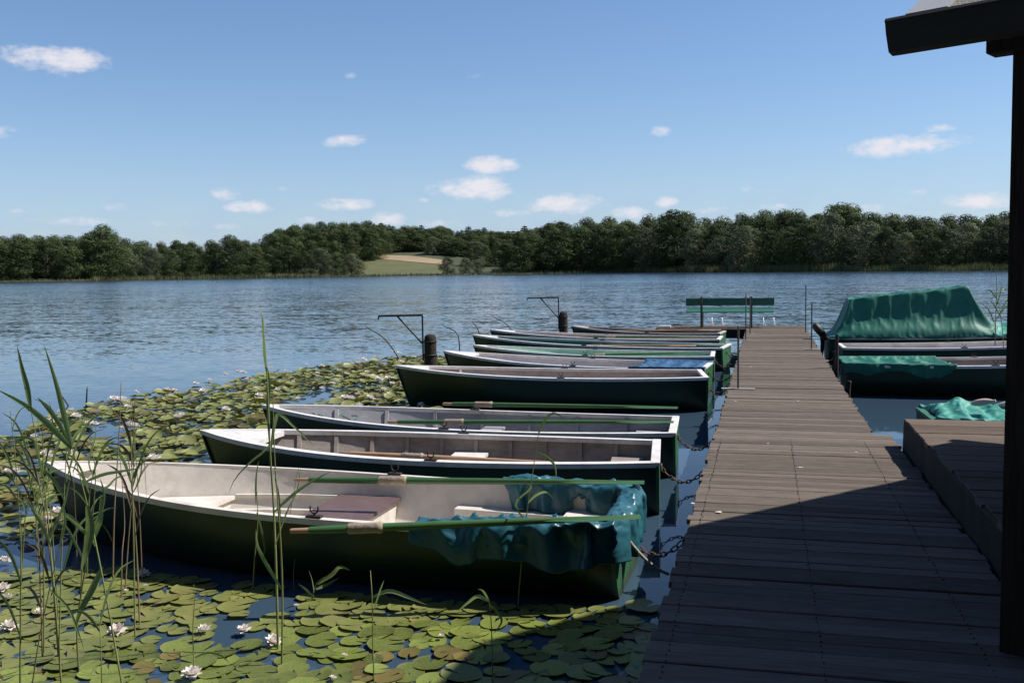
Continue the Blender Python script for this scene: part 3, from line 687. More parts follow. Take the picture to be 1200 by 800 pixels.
    def rowlocks(s, t=.47, sides=(1, -1)):
        for sd in sides:
            x, y, z = t*s.L, sd*(s.half(t)-.015), s.sheer(t)
            mb = MB().box(x-.055, x+.055, y-.024, y+.024, z+.013, z+.030, .004)
            mb.tube([(x+.030*math.cos(a), y, z+.076+.034*math.sin(a)) for a in [R(155)+R(230)*k/8 for k in range(9)]], .006, 6); mb.tube([(x, y, z+.025), (x, y, z+.044)], .007, 6)
            obj('rowlock', mb, M['iron'], s.root)
    def ledges(s, t0, t1, z, w, m):
        for sd in (1, -1):
            P = []
            for k in range(13):
                t = t0+(t1-t0)*k/12; b = s.hb(t, z)-.002
                P.append([(t*s.L, sd*b, z), (t*s.L, sd*(b-w), z), (t*s.L, sd*(b-w), z-.03), (t*s.L, sd*min(b-w+.015, s.hb(t, s.floor+.012)-.01), s.floor) if w > .08 else (t*s.L, sd*(s.hb(t, z-.03)-.001), z-.03)])
            obj('side_ledge', MB().grid(P, False), M[m], s.root)

ROWG = 'rowing boats moored left of the jetty'
b1 = Boat('rowing_boat', 'nearest green rowing boat with cream interior, brown seat and teal tarpaulin over its stern', (-.93, 6.62), (-5.66, 6.72), inner='cream', gun='cream', group=ROWG, floor=.075, gw=.05, deck=.07, zb=.63, stern_f=.8)
b1.boxseat(.405, .52, .335, 'seat_brown', 'cream'); b1.boxseat(.70, .95, .32, 'cream', 'cream'); b1.ledges(.04, .30, .30, .12, 'cream'); b1.ledges(.52, .70, .22, .06, 'cream'); b1.ledges(.52, .70, .33, .03, 'cream'); b1.rowlocks(.42)
b1.thwart(.02, .42, .33, 'cream', 'stern_seat')
b2 = Boat('rowing_boat', 'green rowing boat with grey ribbed interior, second nearest, a tan oar inside', (-.95, 8.86), (-5.32, 8.44), inner='greyin', group=ROWG, deck=.16, gw=.085)
b2.ribs([.09, .17, .25, .33, .41, .49, .57, .65, .73, .81]); b2.floorboards(); b2.thwart(.38, .34, .33, 'white'); b2.thwart(.66, .24, .33, 'greyin'); b2.thwart(.03, .3, .33, 'greyin'); b2.rowlocks(.44)
b3 = Boat('rowing_boat', 'green rowing boat with blue-grey interior and green paint marks inside its bow', (-.93, 10.46), (-5.62, 10.2), inner='bluein', group=ROWG, deck=.035, gw=.06, z0=.46)
b3.ribs([.12, .24, .36, .48, .6, .72, .84]); b3.floorboards(); b3.thwart(.42, .24, .32, 'bluein'); b3.thwart(.66, .24, .32, 'bluein'); b3.thwart(.03, .3, .32, 'bluein'); b3.rowlocks(.5)
b4 = Boat('rowing_boat', 'green rowing boat with beige interior and broad white rim, fourth from the camera', (-.92, 15.2), (-5.62, 14.45), inner='beigein', group=ROWG, deck=.1, gw=.085, z0=.5, zb=.66)
b4.ribs([.2, .4, .6, .8]); b4.floorboards(); b4.thwart(.42, .24, .34, 'beigein'); b4.thwart(.68, .22, .34, 'beigein'); b4.rowlocks(.45)
b5 = Boat('rowing_boat', 'green rowing boat with whitish interior and blue tarpaulin on its stern', (-.95, 16.85), (-5.74, 17.2), inner='whitein', group=ROWG, deck=.12, z0=.46, zb=.66)
b5.thwart(.42, .24, .33, 'whitein'); b5.thwart(.68, .22, .33, 'whitein'); b5.rowlocks(.45)
b6 = Boat('rowing_boat', 'green rowing boat with mint green interior and white rim', (-.96, 19.0), (-5.66, 18.85), inner='mintin', group=ROWG, deck=.05, gw=.06, zb=.64)
b6.thwart(.42, .24, .33, 'mintin'); b6.thwart(.68, .22, .33, 'mintin'); b6.rowlocks(.5)
b7 = Boat('rowing_boat', 'long rowing boat with dark teal interior and white rim behind the mint one', (-.80, 20.95), (-6.5, 21.6), inner='tealin', group=ROWG, deck=.09, B=.74, zb=.66)
b7.thwart(.42, .24, .33, 'whitein'); b7.thwart(.68, .22, .33, 'tealin'); b7.thwart(.0, .7, .40, 'mintin', 'stern_deck'); b7.rowlocks(.5)
b8 = Boat('rowing_boat', 'rowing boat with pale brownish interior behind the teal one', (-1.02, 23.35), (-6.62, 23.5), inner='beigein', hull='hull', group=ROWG, deck=.1, zb=.66)
b8.thwart(.42, .24, .33, 'beigein'); b8.thwart(.68, .22, .33, 'beigein'); b8.rowlocks(.5)
b9 = Boat('rowing_boat', 'farthest dark brown rowing boat beside the end of the jetty', (-1.06, 25.35), (-5.0, 25.75), inner='brownin', hull='hull', gun='beigein', group=ROWG, deck=.1, B=.66)
b9.thwart(.42, .24, .33, 'brownin'); b9.rowlocks(.45)
# green brush marks inside the bow of the third boat
mk = MB(); kr = random.Random(5)
for k in range(9):
    t = .80+.016*k; P = []
    for j in range(7):
        q = .74+.18*j/6*(.6+.4*kr.random()); tt = t+.010*math.sin(j*1.1+k*2)
        a = b3.pt(tt, q, -1, True)+Vector((0, .006, .002)); P.append([a, a+Vector((.05+.03*kr.random(), .0, 0))])
    mk.grid(P, False)
obj('paint_mark', mk, mat('green_paint_mark', (.07, .46, .27), .6), b3.root)

RG = 'boats moored right of the jetty'
rC = Boat('rowing_boat', 'dark green rowing boat right of the jetty with a tarpaulin over its stern', (1.32, 17.45), (6.15, 17.55), inner='greyin', group=RG, B=.76, z0=.5, zb=.68, transom='hull')
rC.thwart(.4, .24, .33, 'white'); rC.thwart(.64, .24, .33, 'greyin'); rC.rowlocks(.45)
rB = Boat('rowing_boat', 'white rimmed rowing boat between the tarpaulin boat and the motorboat', (1.5, 20.85), (6.3, 21.0), inner='whitein', group=RG, B=.72, z0=.5, zb=.68, transom='hull')
rB.thwart(.4, .24, .36, 'white'); rB.rowlocks(.45)
rA = Boat('motorboat', 'motorboat under a high green tarpaulin canopy right of the jetty', (1.36, 23.0), (7.4, 23.2), inner='whitein', group=RG, B=.86, z0=.56, zb=.8, cat='motorboat', transom='hull', floor=.1)
rA.thwart(.12, .4, .45, 'white')
rD = Boat('rowing_boat', 'small low boat behind the raised platform loaded with oars and crates', (1.85, 12.35), (6.1, 12.5), inner='tealin', group=RG, B=.62, z0=.36, zb=.48, gun='hull_sunlit', transom='hull')
rD.thwart(.42, .24, .24, 'tealin')
# outboard motor at the covered boat's stern
om = thing('outboard_motor', 'black outboard motor tilted up at the covered motorboat stern', 'outboard motor', (1.25, 23.0, .5))
obj('cowling', MB().tube([(.02, 0, .08), (.0, 0, .10), (-.10, 0, .22), (-.17, 0, .31), (-.19, 0, .335)], [.07, .105, .115, .10, .05], 10, flat=.8), M['gutter'], om)
obj('leg', MB().tube([(-.02, 0, .12), (.0, 0, -.1), (-.03, 0, -.55)], [.05, .045, .03], 8), M['gutter'], om)
obj('clamp', MB().box(-.02, .14, -.09, .09, -.02, .10, .01), M['iron'], om)

# ------------------------------------------------------------------ tarpaulins (cloth, settled once and kept as plain meshes)
SIMS = []
def cloth_sheet(b, P, pin, label, mt, shrink, mass=.25, bend=.06, seed=1, group=None):
    ni, nj = len(P), len(P[0]); rng = random.Random(seed)
    Q = [[Vector(p)+Vector((rng.uniform(-1, 1), rng.uniform(-1, 1), rng.uniform(-1, 1)))*.003 for p in row] for row in P]
    o = obj('tarpaulin', MB().grid(Q), mt); o.location = b.o; o.rotation_euler = (0, 0, b.ang); tag(o, label, 'tarpaulin', group)
    vg = o.vertex_groups.new(name='pin'); vg.add([i*nj+j for i in range(ni) for j in range(nj) if pin(i, j)], 1.0, 'ADD')
    m = o.modifiers.new('cloth', 'CLOTH'); c = m.settings; c.quality = 6; c.mass = mass; c.tension_stiffness = c.compression_stiffness = 18; c.shear_stiffness = 8
    c.bending_stiffness = bend; c.air_damping = 2.5; c.vertex_group_mass = 'pin'; c.shrink_min = -shrink
    m.collision_settings.use_collision = False; m.collision_settings.use_self_collision = False
    SIMS.append(o); return o
def rim_path(b, x_near, x_far, step=.024):
    pts = []; hb = b.half(0); n = int(x_near/step)
    for k in range(n):
        x = x_near*(1-k/n); t = x/b.L; pts.append((x, b.half(t), 0, 1, b.sheer(t)))
    n = int(2*hb/step)
    for k in range(1, n):
        a = k/n; y = hb-2*hb*a; c = (2*a-1)**7; nx = -(1-abs(c)); ny = -c; l = math.hypot(nx, ny); pts.append((-.03, y, nx/l, ny/l, b.sheer(0)))
    n = int(x_far/step)
    for k in range(n+1):
        x = x_far*k/n; t = x/b.L; pts.append((x, -b.half(t), 0, -1, b.sheer(t)))
    return pts
POST = []
def rim_tarp(b, path, label, mt, hang, inward, seed, shrink=.13):
    P = []; n = len(path); rng = random.Random(seed); pins = set(); outer = {0, n-1}; k = 0
    while k < n: outer.add(k); k += rng.randint(4, 13)
    for i, (x, y, nx, ny, z) in enumerate(path):
        f = i/(n-1); hg = max(.05, hang(f)+.07*nz3((i*.06, 0, 0), 1, seed)+.03*nz3((i*.2, 0, 0), 1, seed)); iw = inward(f); e = sstep(0, .06, f)*sstep(0, .06, 1-f)
        prof = [(-.10-.02*(1-k/5), -.02-iw*(1-k/5)) for k in range(5)]+[(-.10+.15*k/8, .03+(.035*math.sin(math.pi*k/8))*e) for k in range(9)]+[(.060, .012-hg*k/12) for k in range(13)]
        row = []
        for j, (o, dz) in enumerate(prof):
            if 5 <= j <= 13 and rng.random() < .045*e+.004: pins.add((i, j)); dz += rng.uniform(-.005, .075)*e; o += rng.uniform(-.02, .02)
            if j == 13 and i in outer: pins.add((i, j)); dz += rng.uniform(-.02, .01)
            if j == 5 and i % 8 == 0: pins.add((i, j))
            row.append((x+nx*o, y+ny*o, z+.02+dz))
        P.append(row)
    nj = len(P[0]); o = cloth_sheet(b, P, lambda i, j: (i, j) in pins, label, mt, shrink, .22, .30, seed)
    def clamp(me):
        for v in me.vertices:
            c = v.co; j = v.index % nj; x = max(0, c.x); t = x/b.L; h = b.half(t); sg = 1 if c.y > 0 else -1; zs = b.sheer(t)
            if j >= 12 and c.z < zs+.01:                              # skirt stays outside the planking
                if c.x > .02: c.y = sg*max(abs(c.y), h+.026)
                elif abs(c.y) < h: c.x = min(c.x, -.05)
            elif (h-.075 < abs(c.y) < h+.03 or c.x < .06) and c.z < zs+.024: c.z = zs+.024+.004*(j % 2)
    POST.append((o, clamp))
rim_tarp(b1, rim_path(b1, 1.27, 1.08), 'crumpled teal tarpaulin draped over the stern rim of the nearest boat', M['tarp_teal'], lambda f: (.10+.11*sstep(.0, .12, f)) if f < .42 else (.24 if f < .68 else .08), lambda f: .08+.07*sstep(.62, .75, f), 3)
def sheet(b, x0, x1, over, pinf, label, mt, shrink, humps=None, step=.035, zoff=.045, sag=0, seed=1):
    P = []; nx = int((x1-x0)/step); m = 22; ho = max(2, int(over/step))
    for i in range(nx+1):
        x = x0+(x1-x0)*i/nx; t = min(1, max(0, x/b.L)); hb = b.half(t)+.025; zs = b.sheer(t)+zoff; row = []
        for j in range(-m-ho, m+ho+1):
            a = min(1, abs(j)/m); sg = 1 if j >= 0 else -1; ex = max(0, abs(j)-m)
            ov = over*(.75+.7*nz3((x*2.1, sg, 0), 1, seed)+.35*nz3((x*6, sg, 2), 1, seed)); xs = x+.16*nz3((j*.11, 0, 0), 1, seed)*(i/nx)**3
            row.append((xs, sg*(hb+.012*ex/ho)*a, zs-ov*ex/ho-sag*(1-a*a)+(humps(x, a) if humps and not ex else 0)))
        P.append(row)
    cloth_sheet(b, P, lambda i, j: pinf(i, abs(j-m-ho), nx, m, x0+(x1-x0)*i/nx), label, mt, shrink, .25, .05, seed)
sheet(b5, -.04, 1.15, .06, lambda i, j, nx, m, x: (j in (m, m-1)) or (j in (5, 13) and i % 9 == 4), 'blue tarpaulin spread over the stern of the whitish boat', M['tarp_blue'], .07, seed=5)
sheet(rC, -.08, 1.55, .20, lambda i, j, nx, m, x: (j in (m, m-1)) or (j == m+1 and i % 5 == 0) or (j in (4, 12) and i % 10 == 5) or (i in (0, 2) and j < m and j % 6 == 0), 'dark green tarpaulin hanging over the stern of the boat right of the jetty', M['tarp_green'], .08, seed=7)
FR = (.43, 1.62, 2.80)
def canopy(x, a):
    prof = lerp_table([(0, 0), (.06, .05), (.43, .80), (.9, .86), (2.78, 1.03), (2.84, 1.02), (3.02, .75), (3.36, .18), (3.7, .12), (4.6, .10), (5.4, .04), (5.9, 0)], x)
    return prof*max(0, 1-max(0, (a-.50)/.50))**.92
sheet(rA, -.04, 3.32, .06, lambda i, j, nx, m, x: (j >= m-1 and i % 3 == 0) or (min(abs(x-f) for f in FR) < .02 and j <= 12) or (j == 11 and i % 7 == 0 and .4 < x < 2.85) or (i in (0, nx) and j % 3 == 0), 'dark green canopy tarpaulin stretched over a frame on the motorboat', M['tarp_green'], .028, canopy, .035, seed=9)
sheet(rA, 3.22, 5.75, .06, lambda i, j, nx, m, x: (j == m and i % 5 == 0) or (i % 12 == 3 and j in (0, 9)) or (i in (0, nx) and j % 4 == 0), 'faded bright green tarpaulin over the motorboat foredeck beside the canopy', M['tarp_mint'], .07, lambda x, a: .22*(1-(x-3.22)/2.6)*(1-a)+.04, .035, seed=11)
sheet(rD, .02, .95, .05, lambda i, j, nx, m, x: (j == m and i % 8 == 0) or (i % 7 == 3 and j in (0, 8, 15)), 'crumpled faded turquoise tarpaulin over the stern of the low boat behind the platform', M['tarp_mint'], .12, lambda x, a: .16*(1-a)*abs(math.sin(x*5))+.02, .03, seed=13)
sheet(rD, 1.15, 1.75, .04, lambda i, j, nx, m, x: (j == m and i % 8 == 0) or (i % 6 == 3 and j in (0, 7, 14)), 'small crumpled turquoise cloth beside the oars in the low boat', M['tarp_mint'], .14, lambda x, a: .13*(1-a)*abs(math.sin(x*7))+.02, .03, seed=17)
def settle(frames=26):
    for o in SIMS: o.modifiers['cloth'].point_cache.frame_end = frames
    for f in range(1, frames+1): SC.frame_set(f)
    dg = bpy.context.evaluated_depsgraph_get(); done = []
    for o in SIMS: done.append(bpy.data.meshes.new_from_object(o.evaluated_get(dg)))
    for o, me in zip(SIMS, done):
        for (q, fn) in POST:
            if q is o: fn(me)
        o.modifiers.clear(); o.vertex_groups.clear(); o.data = me; me.polygons.foreach_set('use_smooth', [True]*len(me.polygons))
        sb = o.modifiers.new('smooth', 'SUBSURF'); sb.levels = sb.render_levels = 1; so = o.modifiers.new('thickness', 'SOLIDIFY'); so.thickness = .004
    SC.frame_set(1)
settle()

# ------------------------------------------------------------------ oars
def oar(label, A, Bp, mt, collar=.26, group='oars', L=None, name='oar', blade_up=False):
    A, Bp = Vector(A), Vector(Bp); d = Bp-A; Ln = d.length
    r = thing(name, label, 'oar', A, 0, group); x = d.normalized(); z = Vector((0, 0, 1)); yv = z.cross(x).normalized(); z = x.cross(yv)
    if blade_up: yv, z = z, -yv
    r.rotation_euler = Matrix((x, yv, z)).transposed().to_euler()
    c = Ln*collar
    obj('shaft', MB().tube([(.12, 0, 0), (c, 0, 0), (Ln*.6, 0, 0), (Ln-.45, 0, 0), (Ln-.02, 0, 0)], [.022, .027, .023, .018, .012], 10), mt, r)
    obj('handle', MB().tube([(0, 0, 0), (.01, 0, 0), (.12, 0, 0), (.14, 0, 0)], [.012, .017, .017, .021], 10), M['oar_wood'], r)
    obj('collar', MB().tube([(c-.10, 0, 0), (c-.09, 0, 0), (c+.08, 0, 0), (c+.10, 0, 0), (c+.12, 0, 0)], [.028, .034, .033, .040, .03], 10), M['collar'], r)
    bl = []
    for k in range(9):
        f = k/8; w = .018+.045*sstep(0, .35, f)*(1-.15*f); bl.append((Ln-.62+.62*f, w))
    mb = MB(); top = [(xx, w, .007) for xx, w in bl]; P = [[(xx, -w, 0), (xx, -w*.3, .010), (xx, w*.3, .010), (xx, w, 0), (xx, w*.3, -.010), (xx, -w*.3, -.010), (xx, -w, 0)] for xx, w in bl]
    mb.grid(P, False); mb.add(P[-1][:6], [tuple(range(6))]); obj('blade', mb, mt, r)
    return r
oar('green oar on the far rim of the nearest boat, tan collar to the left', at(345, 562, .56), at(755, 565, .60), M['oar_green'], .29)
oar('green oar on the near rim of the nearest boat, lying over the teal tarpaulin', at(340, 622, .545), at(750, 605, .60), M['oar_green'], .21)
oar('tan varnished oar lying inside the grey ribbed boat', b2.W(3.05, -.12, .40), b2.W(.55, .16, .38), M['oar_wood'], .30)
oar('green oar along the near side of the blue-grey boat', b3.W(3.1, .30, .50), b3.W(.0, .28, .55), M['oar_green'], .24)
oar('green oar raised along the far rim of the blue-grey boat', b3.W(2.72, -.62, .58), b3.W(-.02, -.42, .60), M['oar_green'], .18)
oar('green oar resting in the mint green boat', b6.W(3.0, -.2, .42), b6.W(.2, -.15, .50), M['oar_green'], .28)
oar('pale wooden oar resting in the dark teal boat', b7.W(3.6, .2, .45), b7.W(.6, .12, .50), M['oar_wood'], .28)
oar('dark green oar across the pale brownish boat', b8.W(3.4, .2, .50), b8.W(.4, .1, .52), M['oar_green'], .28)
oar('pale oar lying in the farthest brown boat', b9.W(2.8, .2, .50), b9.W(.0, .15, .56), M['oar_wood'], .28)
for k in range(5):
    oar(['nearest green oar stacked in the low boat behind the platform', 'second green oar stacked in the low boat behind the platform', 'middle green oar stacked in the low boat behind the platform', 'fourth green oar stacked in the low boat behind the platform', 'farthest green oar stacked in the low boat behind the platform'][k],
        rD.W(1.15+.16*k, -.36+.17*k, .47+.035*(k % 3)), rD.W(4.0+.1*k, -.26+.13*k, .50+.05*(k % 2)), M['oar_green'], .2, 'oars stacked in the low boat')
# fenders in the low boat
def fender(p, q, label):
    a, b = Vector(p), Vector(q); d = (b-a); r = thing('boat_fender', label, 'fender', a, 0, 'fenders in the low boat'); pts = [d*k/6 for k in range(7)]
    obj('body', MB().tube(pts, [.015, .032, .040, .042, .040, .032, .015], 12), M['float'], r); obj('eye', MB().tube([d*1.0, d*1.12], .014, 8), M['float'], r)
fender(rD.W(.42, -.30, .55), rD.W(.62, -.42, .60), 'pale pink fender lying left in the low boat')
fender(rD.W(.72, .05, .47), rD.W(1.22, -.32, .62), 'pale pink fender leaning on the oars in the low boat')

# ------------------------------------------------------------------ mooring chains and ropes
def chain(a, b, sag, label, group='mooring chains'):
    a, b = Vector(a), Vector(b); n = max(6, int((b-a).length*1.15/.045)); mb = MB()
    pts = [a.lerp(b, i/n)+Vector((0, 0, -sag*4*(i/n)*(1-i/n))) for i in range(n+1)]
    for i in range(n):
        c = (pts[i]+pts[i+1])/2; t = (pts[i+1]-pts[i]).normalized(); s = t.orthogonal().normalized(); s = Matrix.Rotation(R(90)*(i % 2)+.5, 3, t) @ s
        loop = [c+t*.032*math.cos(th)+s*.014*math.sin(th) for th in [2*math.pi*k/8 for k in range(9)]]
        mb.tube(loop, .0055, 5, cap=False)
    return tag(obj('mooring_chain', mb, M['rust']), label, 'chain', group)
def mooring(b, yoff, ydock, label, x=-.475, sag=.14):
    p = b.W(-.04, yoff, .36); chain(p, (x, ydock, .42), sag, label)
for b, yo, yd, lab in ((b1, .15, 6.35, 'rusty chain tying the nearest boat to the jetty'), (b2, .1, 8.6, 'rusty chain tying the grey ribbed boat to the jetty'), (b3, .1, 10.2, 'rusty chain tying the blue-grey boat to the jetty'),
                       (b4, .1, 14.9, 'rusty chain tying the beige boat to the jetty'), (b5, .1, 16.5, 'rusty chain tying the whitish boat to the jetty'), (b6, .1, 18.7, 'rusty chain tying the mint green boat to the jetty'), (b7, .1, 20.6, 'rusty chain tying the dark teal boat to the jetty')):
    mooring(b, yo, yd, lab)
    e = obj('ring_bolt', MB().tube([b.W(-.045, yo, .36)+Vector((.0, .03*math.cos(t), .03*math.sin(t))) for t in [2*math.pi*k/10 for k in range(11)]], .008, 6, cap=False), M['rust'])
    e.parent = b.root; e.matrix_parent_inverse = Matrix.Rotation(-b.ang, 4, 'Z') @ Matrix.Translation(-b.o)
def rope(pts, rad, label, mt='rope', group='mooring ropes'):
    return tag(obj('mooring_rope', MB().tube(pts, rad, 6), M[mt]), label, 'rope', group)
def cat(a, b, sag, n=10):
    a, b = Vector(a), Vector(b); return [a.lerp(b, i/n)+Vector((0, 0, -sag*4*(i/n)*(1-i/n))) for i in range(n+1)]
rope(cat(b1.W(-.05, .30, .40), (-.62, 6.5, .10), .04), .012, 'pale rope hanging from the nearest boat stern')
rope(cat(rC.W(-.03, .2, .40), (1.02, 16.9, .43), .18), .014, 'pale rope from the tarpaulin boat to the jetty')
rope(cat(rB.W(-.03, .2, .40), (1.02, 20.4, .43), .2), .014, 'pale rope from the white rimmed boat to the jetty')
# rough mooring poles in the water on the right
for (x, y, h, lx, lab) in ((1.18, 15.2, .42, .03, 'thin brown mooring pole nearest the platform on the right'), (1.12, 16.55, 1.02, .0, 'black iron pole at the right jetty edge'), (1.22, 18.9, .55, .02, 'short brown mooring pole between the right boats')):
    o = thing('mooring_pole', lab, 'pole', (x, y, -.6), 0, 'mooring poles')
    obj('shaft', MB().tube([(0, 0, 0), (lx*.5, 0, .6+h*.5), (lx, .01, .6+h)], [.035, .03, .026], 8), M['pile'] if h < 1 else M['iron'], o)
    obj('cap', MB().tube([(lx, .01, .6+h-.01), (lx, .01, .6+h+.02)], [.032, .026], 8), M['iron'], o)

# ------------------------------------------------------------------ mooring posts with iron brackets
def davit(x, y, top, arm_z, al, label):
    r = thing('mooring_post', label, 'mooring post', (x, y, -1.0), 0, 'mooring posts with brackets')
    H = top+1; P = [(0, 0, 0), (0, 0, H*.5), (.005, 0, H-.10), (.01, 0, H-.03), (.01, 0, H)]
    obj('post', MB().tube(P, [.12, .115, .108, .10, .07], 14), M['pile'], r)
    A = arm_z+1
    br = obj('bracket', MB().tube([(-.10, -.09, H-.45), (-.10, -.09, A)], .016, 8), M['davit'], r)
    obj('arm', MB().tube([(-.10, -.09, A), (-.10-al, -.10, A-.015)], .018, 8), M['davit'], br)
    obj('brace', MB().tube([(-.10, -.09, H-.16), (-.10-al*.58, -.095, A-.01)], .016, 8), M['davit'], br)
    obj('hook', MB().tube([(-.10-al, -.10, A-.01), (-.10-al, -.10, A-.06), (-.12-al, -.10, A-.075)], .012, 6), M['davit'], br)
    for z in (H-.12, H-.36): obj('strap', MB().tube([(.118*math.cos(t), .118*math.sin(t), z) for t in [2*math.pi*k/14 for k in range(15)]], .012, 6, cap=False), M['davit'], br)
p = aty(504, 410, 16.4); davit(p.x, 16.4, 1.02, 1.37, .82, 'nearer dark mooring post with iron bracket behind the white rimmed boat')
p = aty(660, 380, 25.0); davit(p.x, 25.0, 1.03, 1.41, .83, 'farther dark mooring post with iron bracket at the end of the boat row')

# ------------------------------------------------------------------ bench, stanchions, things on the jetty head
bn = thing('bench', 'green plank bench on the jetty head facing the lake', 'bench', (-.93, 27.05, JZ))
obj('backrest', MB().box(-1.16, 1.16, -.035, 0, .60, .80, .006), M['bench'], bn)
obj('seat', MB().box(-1.16, 1.16, 0, .22, -.03, 0, .006, Matrix.Translation((0, .03, .425)) @ Matrix.Rotation(R(24), 4, 'X')), M['bench'], bn); obj('seat', MB().box(-1.16, 1.16, .235, .45, .50, .53, .006), M['bench'], bn)
for x in (-.74, .57):
    m = MB().box(x-.03, x+.03, -.10, -.037, 0, .84, .006); obj('support', m, M['bench_leg'], bn)
    obj('seat_bracket', MB().box(x-.025, x+.025, -.036, .45, .34, .39, .004), M['bench_leg'], bn)
    obj('front_leg', MB().box(x-.025, x+.025, .38, .43, 0, .498, .004), M['bench_leg'], bn)
def stanchion(px, py, h, label, foot=.2):
    p = at(px, py, JZ+.01); r = thing('stanchion', label, 'stanchion', (p.x, p.y, JZ), 0, 'thin steel stanchions')
    obj('pipe', MB().tube([(0, 0, .012), (0, 0, h)], .0135, 8), M['steel'], r); obj('foot_plate', MB().box(-foot, foot, -.03, .03, .003, .013, .002), M['plate'], r)
    obj('cap', MB().tube([(0, 0, h), (0, 0, h+.015)], [.016, .010], 8), M['steel'], r)
stanchion(865, 455, .84, 'thin stanchion with pale foot plate on the left jetty edge, nearest', .22)
stanchion(874, 398, 1.02, 'taller of the two thin stanchions on the left edge before the bench', .1)
stanchion(879, 391, .92, 'shorter of the two thin stanchions on the left edge before the bench', .1)
stanchion(951, 409, .92, 'thin stanchion with foot plate on the right jetty edge, nearer', .14)
stanchion(944, 390, 1.17, 'tallest thin stanchion on the right edge at the jetty end', .08)
# white ladder hoops and a board on the head
M['whitemetal'] = mat('white_metal', (.75, .75, .75), .4, (.65, .65, .65), 10)
def hoop(x, y, lab, lean):
    r = thing('ladder', lab, 'ladder', (x, y, JZ), 0, 'white ladders at the jetty end')
    for sx in (-.14, .14):
        obj('rail', MB().tube([(sx+lean, -.02, -.9), (sx, 0, 0), (sx-lean, .0, .16), (sx-lean, -.06, .21), (sx-lean, -.12, .18), (sx-lean, -.14, .0)], .016, 8), M['whitemetal'], r)
    for k in range(4): obj('rung', MB().tube([(-.14+lean*k*.25, -.01, -.1-.22*k), (.14+lean*k*.25, -.01, -.1-.22*k)], .014, 6), M['whitemetal'], r)
hoop(-1.28, JEND+.05, 'white ladder rails at the jetty end left under the bench', .03); hoop(.14, JEND+.05, 'white ladder rails at the jetty end right of the bench', .05)
tag(obj('white_board', MB().box(-2.82, -2.50, 26.95, 27.12, JZ+.002, JZ+.06, .008), M['whitemetal']), 'small white board on the left corner of the jetty head', 'board')

# ------------------------------------------------------------------ water lilies
def pad_mesh(seed, cup=.0, curl=.01):
    rng = random.Random(seed); n = 22; vs = [(0, 0, .004)]; cut = .16
    rings = ((.5, 0), (.86, 0), (1.0, 1))
    for (rr, edge) in rings:
        for k in range(n+1):
            a = cut+(2*math.pi-2*cut)*k/n; r = rr*(1+.05*math.sin(a*2+seed)+.03*math.sin(a*5+seed*2))
            if k in (0, n): r *= .97
            z = cup*rr*rr*(1+.6*math.sin(a*2+seed*1.3))+curl*edge*(.5+rng.random())+.012*rr*math.sin(a*3+seed)*rr
            vs.append((r*math.cos(a), r*math.sin(a), z))
    fs = []; m = n+1
    for k in range(n): fs.append((0, 1+k, 2+k))
    for q in range(2):
        for k in range(n): fs.append((1+q*m+k, 1+(q+1)*m+k, 2+(q+1)*m+k, 2+q*m+k))
    return MB().add(vs, fs, True)
flat = [pad_mesh(s, .012+.035*(s % 3 == 2), .035) for s in range(9)]; cup = [pad_mesh(s+10, .16, .05) for s in range(5)]
def meshes(lst, mt):
    out = []
    for m in lst:
        me = m.mesh('lily_pad'); me.materials.append(M[mt]); out.append(me)
    return out
fl_g, fl_b, cu_g, cu_b = meshes(flat, 'lily'), meshes(flat, 'lily_brown'), meshes(cup, 'lily_far'), meshes(cup, 'lily_brown')
def inpoly(p, poly):
    c = False; j = len(poly)-1
    for i in range(len(poly)):
        a, b = poly[i], poly[j]
        if (a[1] > p[1]) != (b[1] > p[1]) and p[0] < (b[0]-a[0])*(p[1]-a[1])/(b[1]-a[1])+a[0]: c = not c
        j = i
    return c
def blocked(p, r):
    if p.x > JX0-.02-r: return True
    return any(b.inside(p, r*.8) for b in BOATS)
def scatter(poly, count, rmin, rmax, gap, dens, rng, tries=60000):
    xs = [q[0] for q in poly]; ys = [q[1] for q in poly]; out = []; cell = {}
    for _ in range(tries):
        if len(out) >= count: break
        p = Vector((rng.uniform(min(xs), max(xs)), rng.uniform(min(ys), max(ys)), 0)); r = rng.uniform(rmin, rmax)
        if not inpoly(p, poly) or blocked(p, r) or dens(p) < rng.random(): continue
        key = (int(p.x//.4), int(p.y//.4)); ok = True
        for i in (-1, 0, 1):
            for j in (-1, 0, 1):
                for (q, s) in cell.get((key[0]+i, key[1]+j), ()):
                    if (p-q).length < (r+s)*gap: ok = False; break
        if ok: cell.setdefault(key, []).append((p, r)); out.append((p, r))
    return out
lr = random.Random(31)
W2 = lambda px, py: (lambda q: (q.x, q.y))(at(px, py, 0))
fgpoly = [W2(-150, 668), W2(0, 672), W2(110, 668), W2(250, 660), W2(640, 672), W2(752, 690), W2(770, 790), W2(745, 900), W2(-260, 900)]
fg = scatter(fgpoly, 560, .058, .122, .60, lambda p: 1 if nz3(p, 1.5, 4) > -.34 else .10, lr, 90000)
fg.sort(key=lambda q: (q[0]-EYE).length)
fstuff = MB()
from mathutils import Euler
fbed = thing('water_lily_bed', 'green water lily bed with white flowers in front of the nearest boat', 'water lilies', (0, 0, 0))
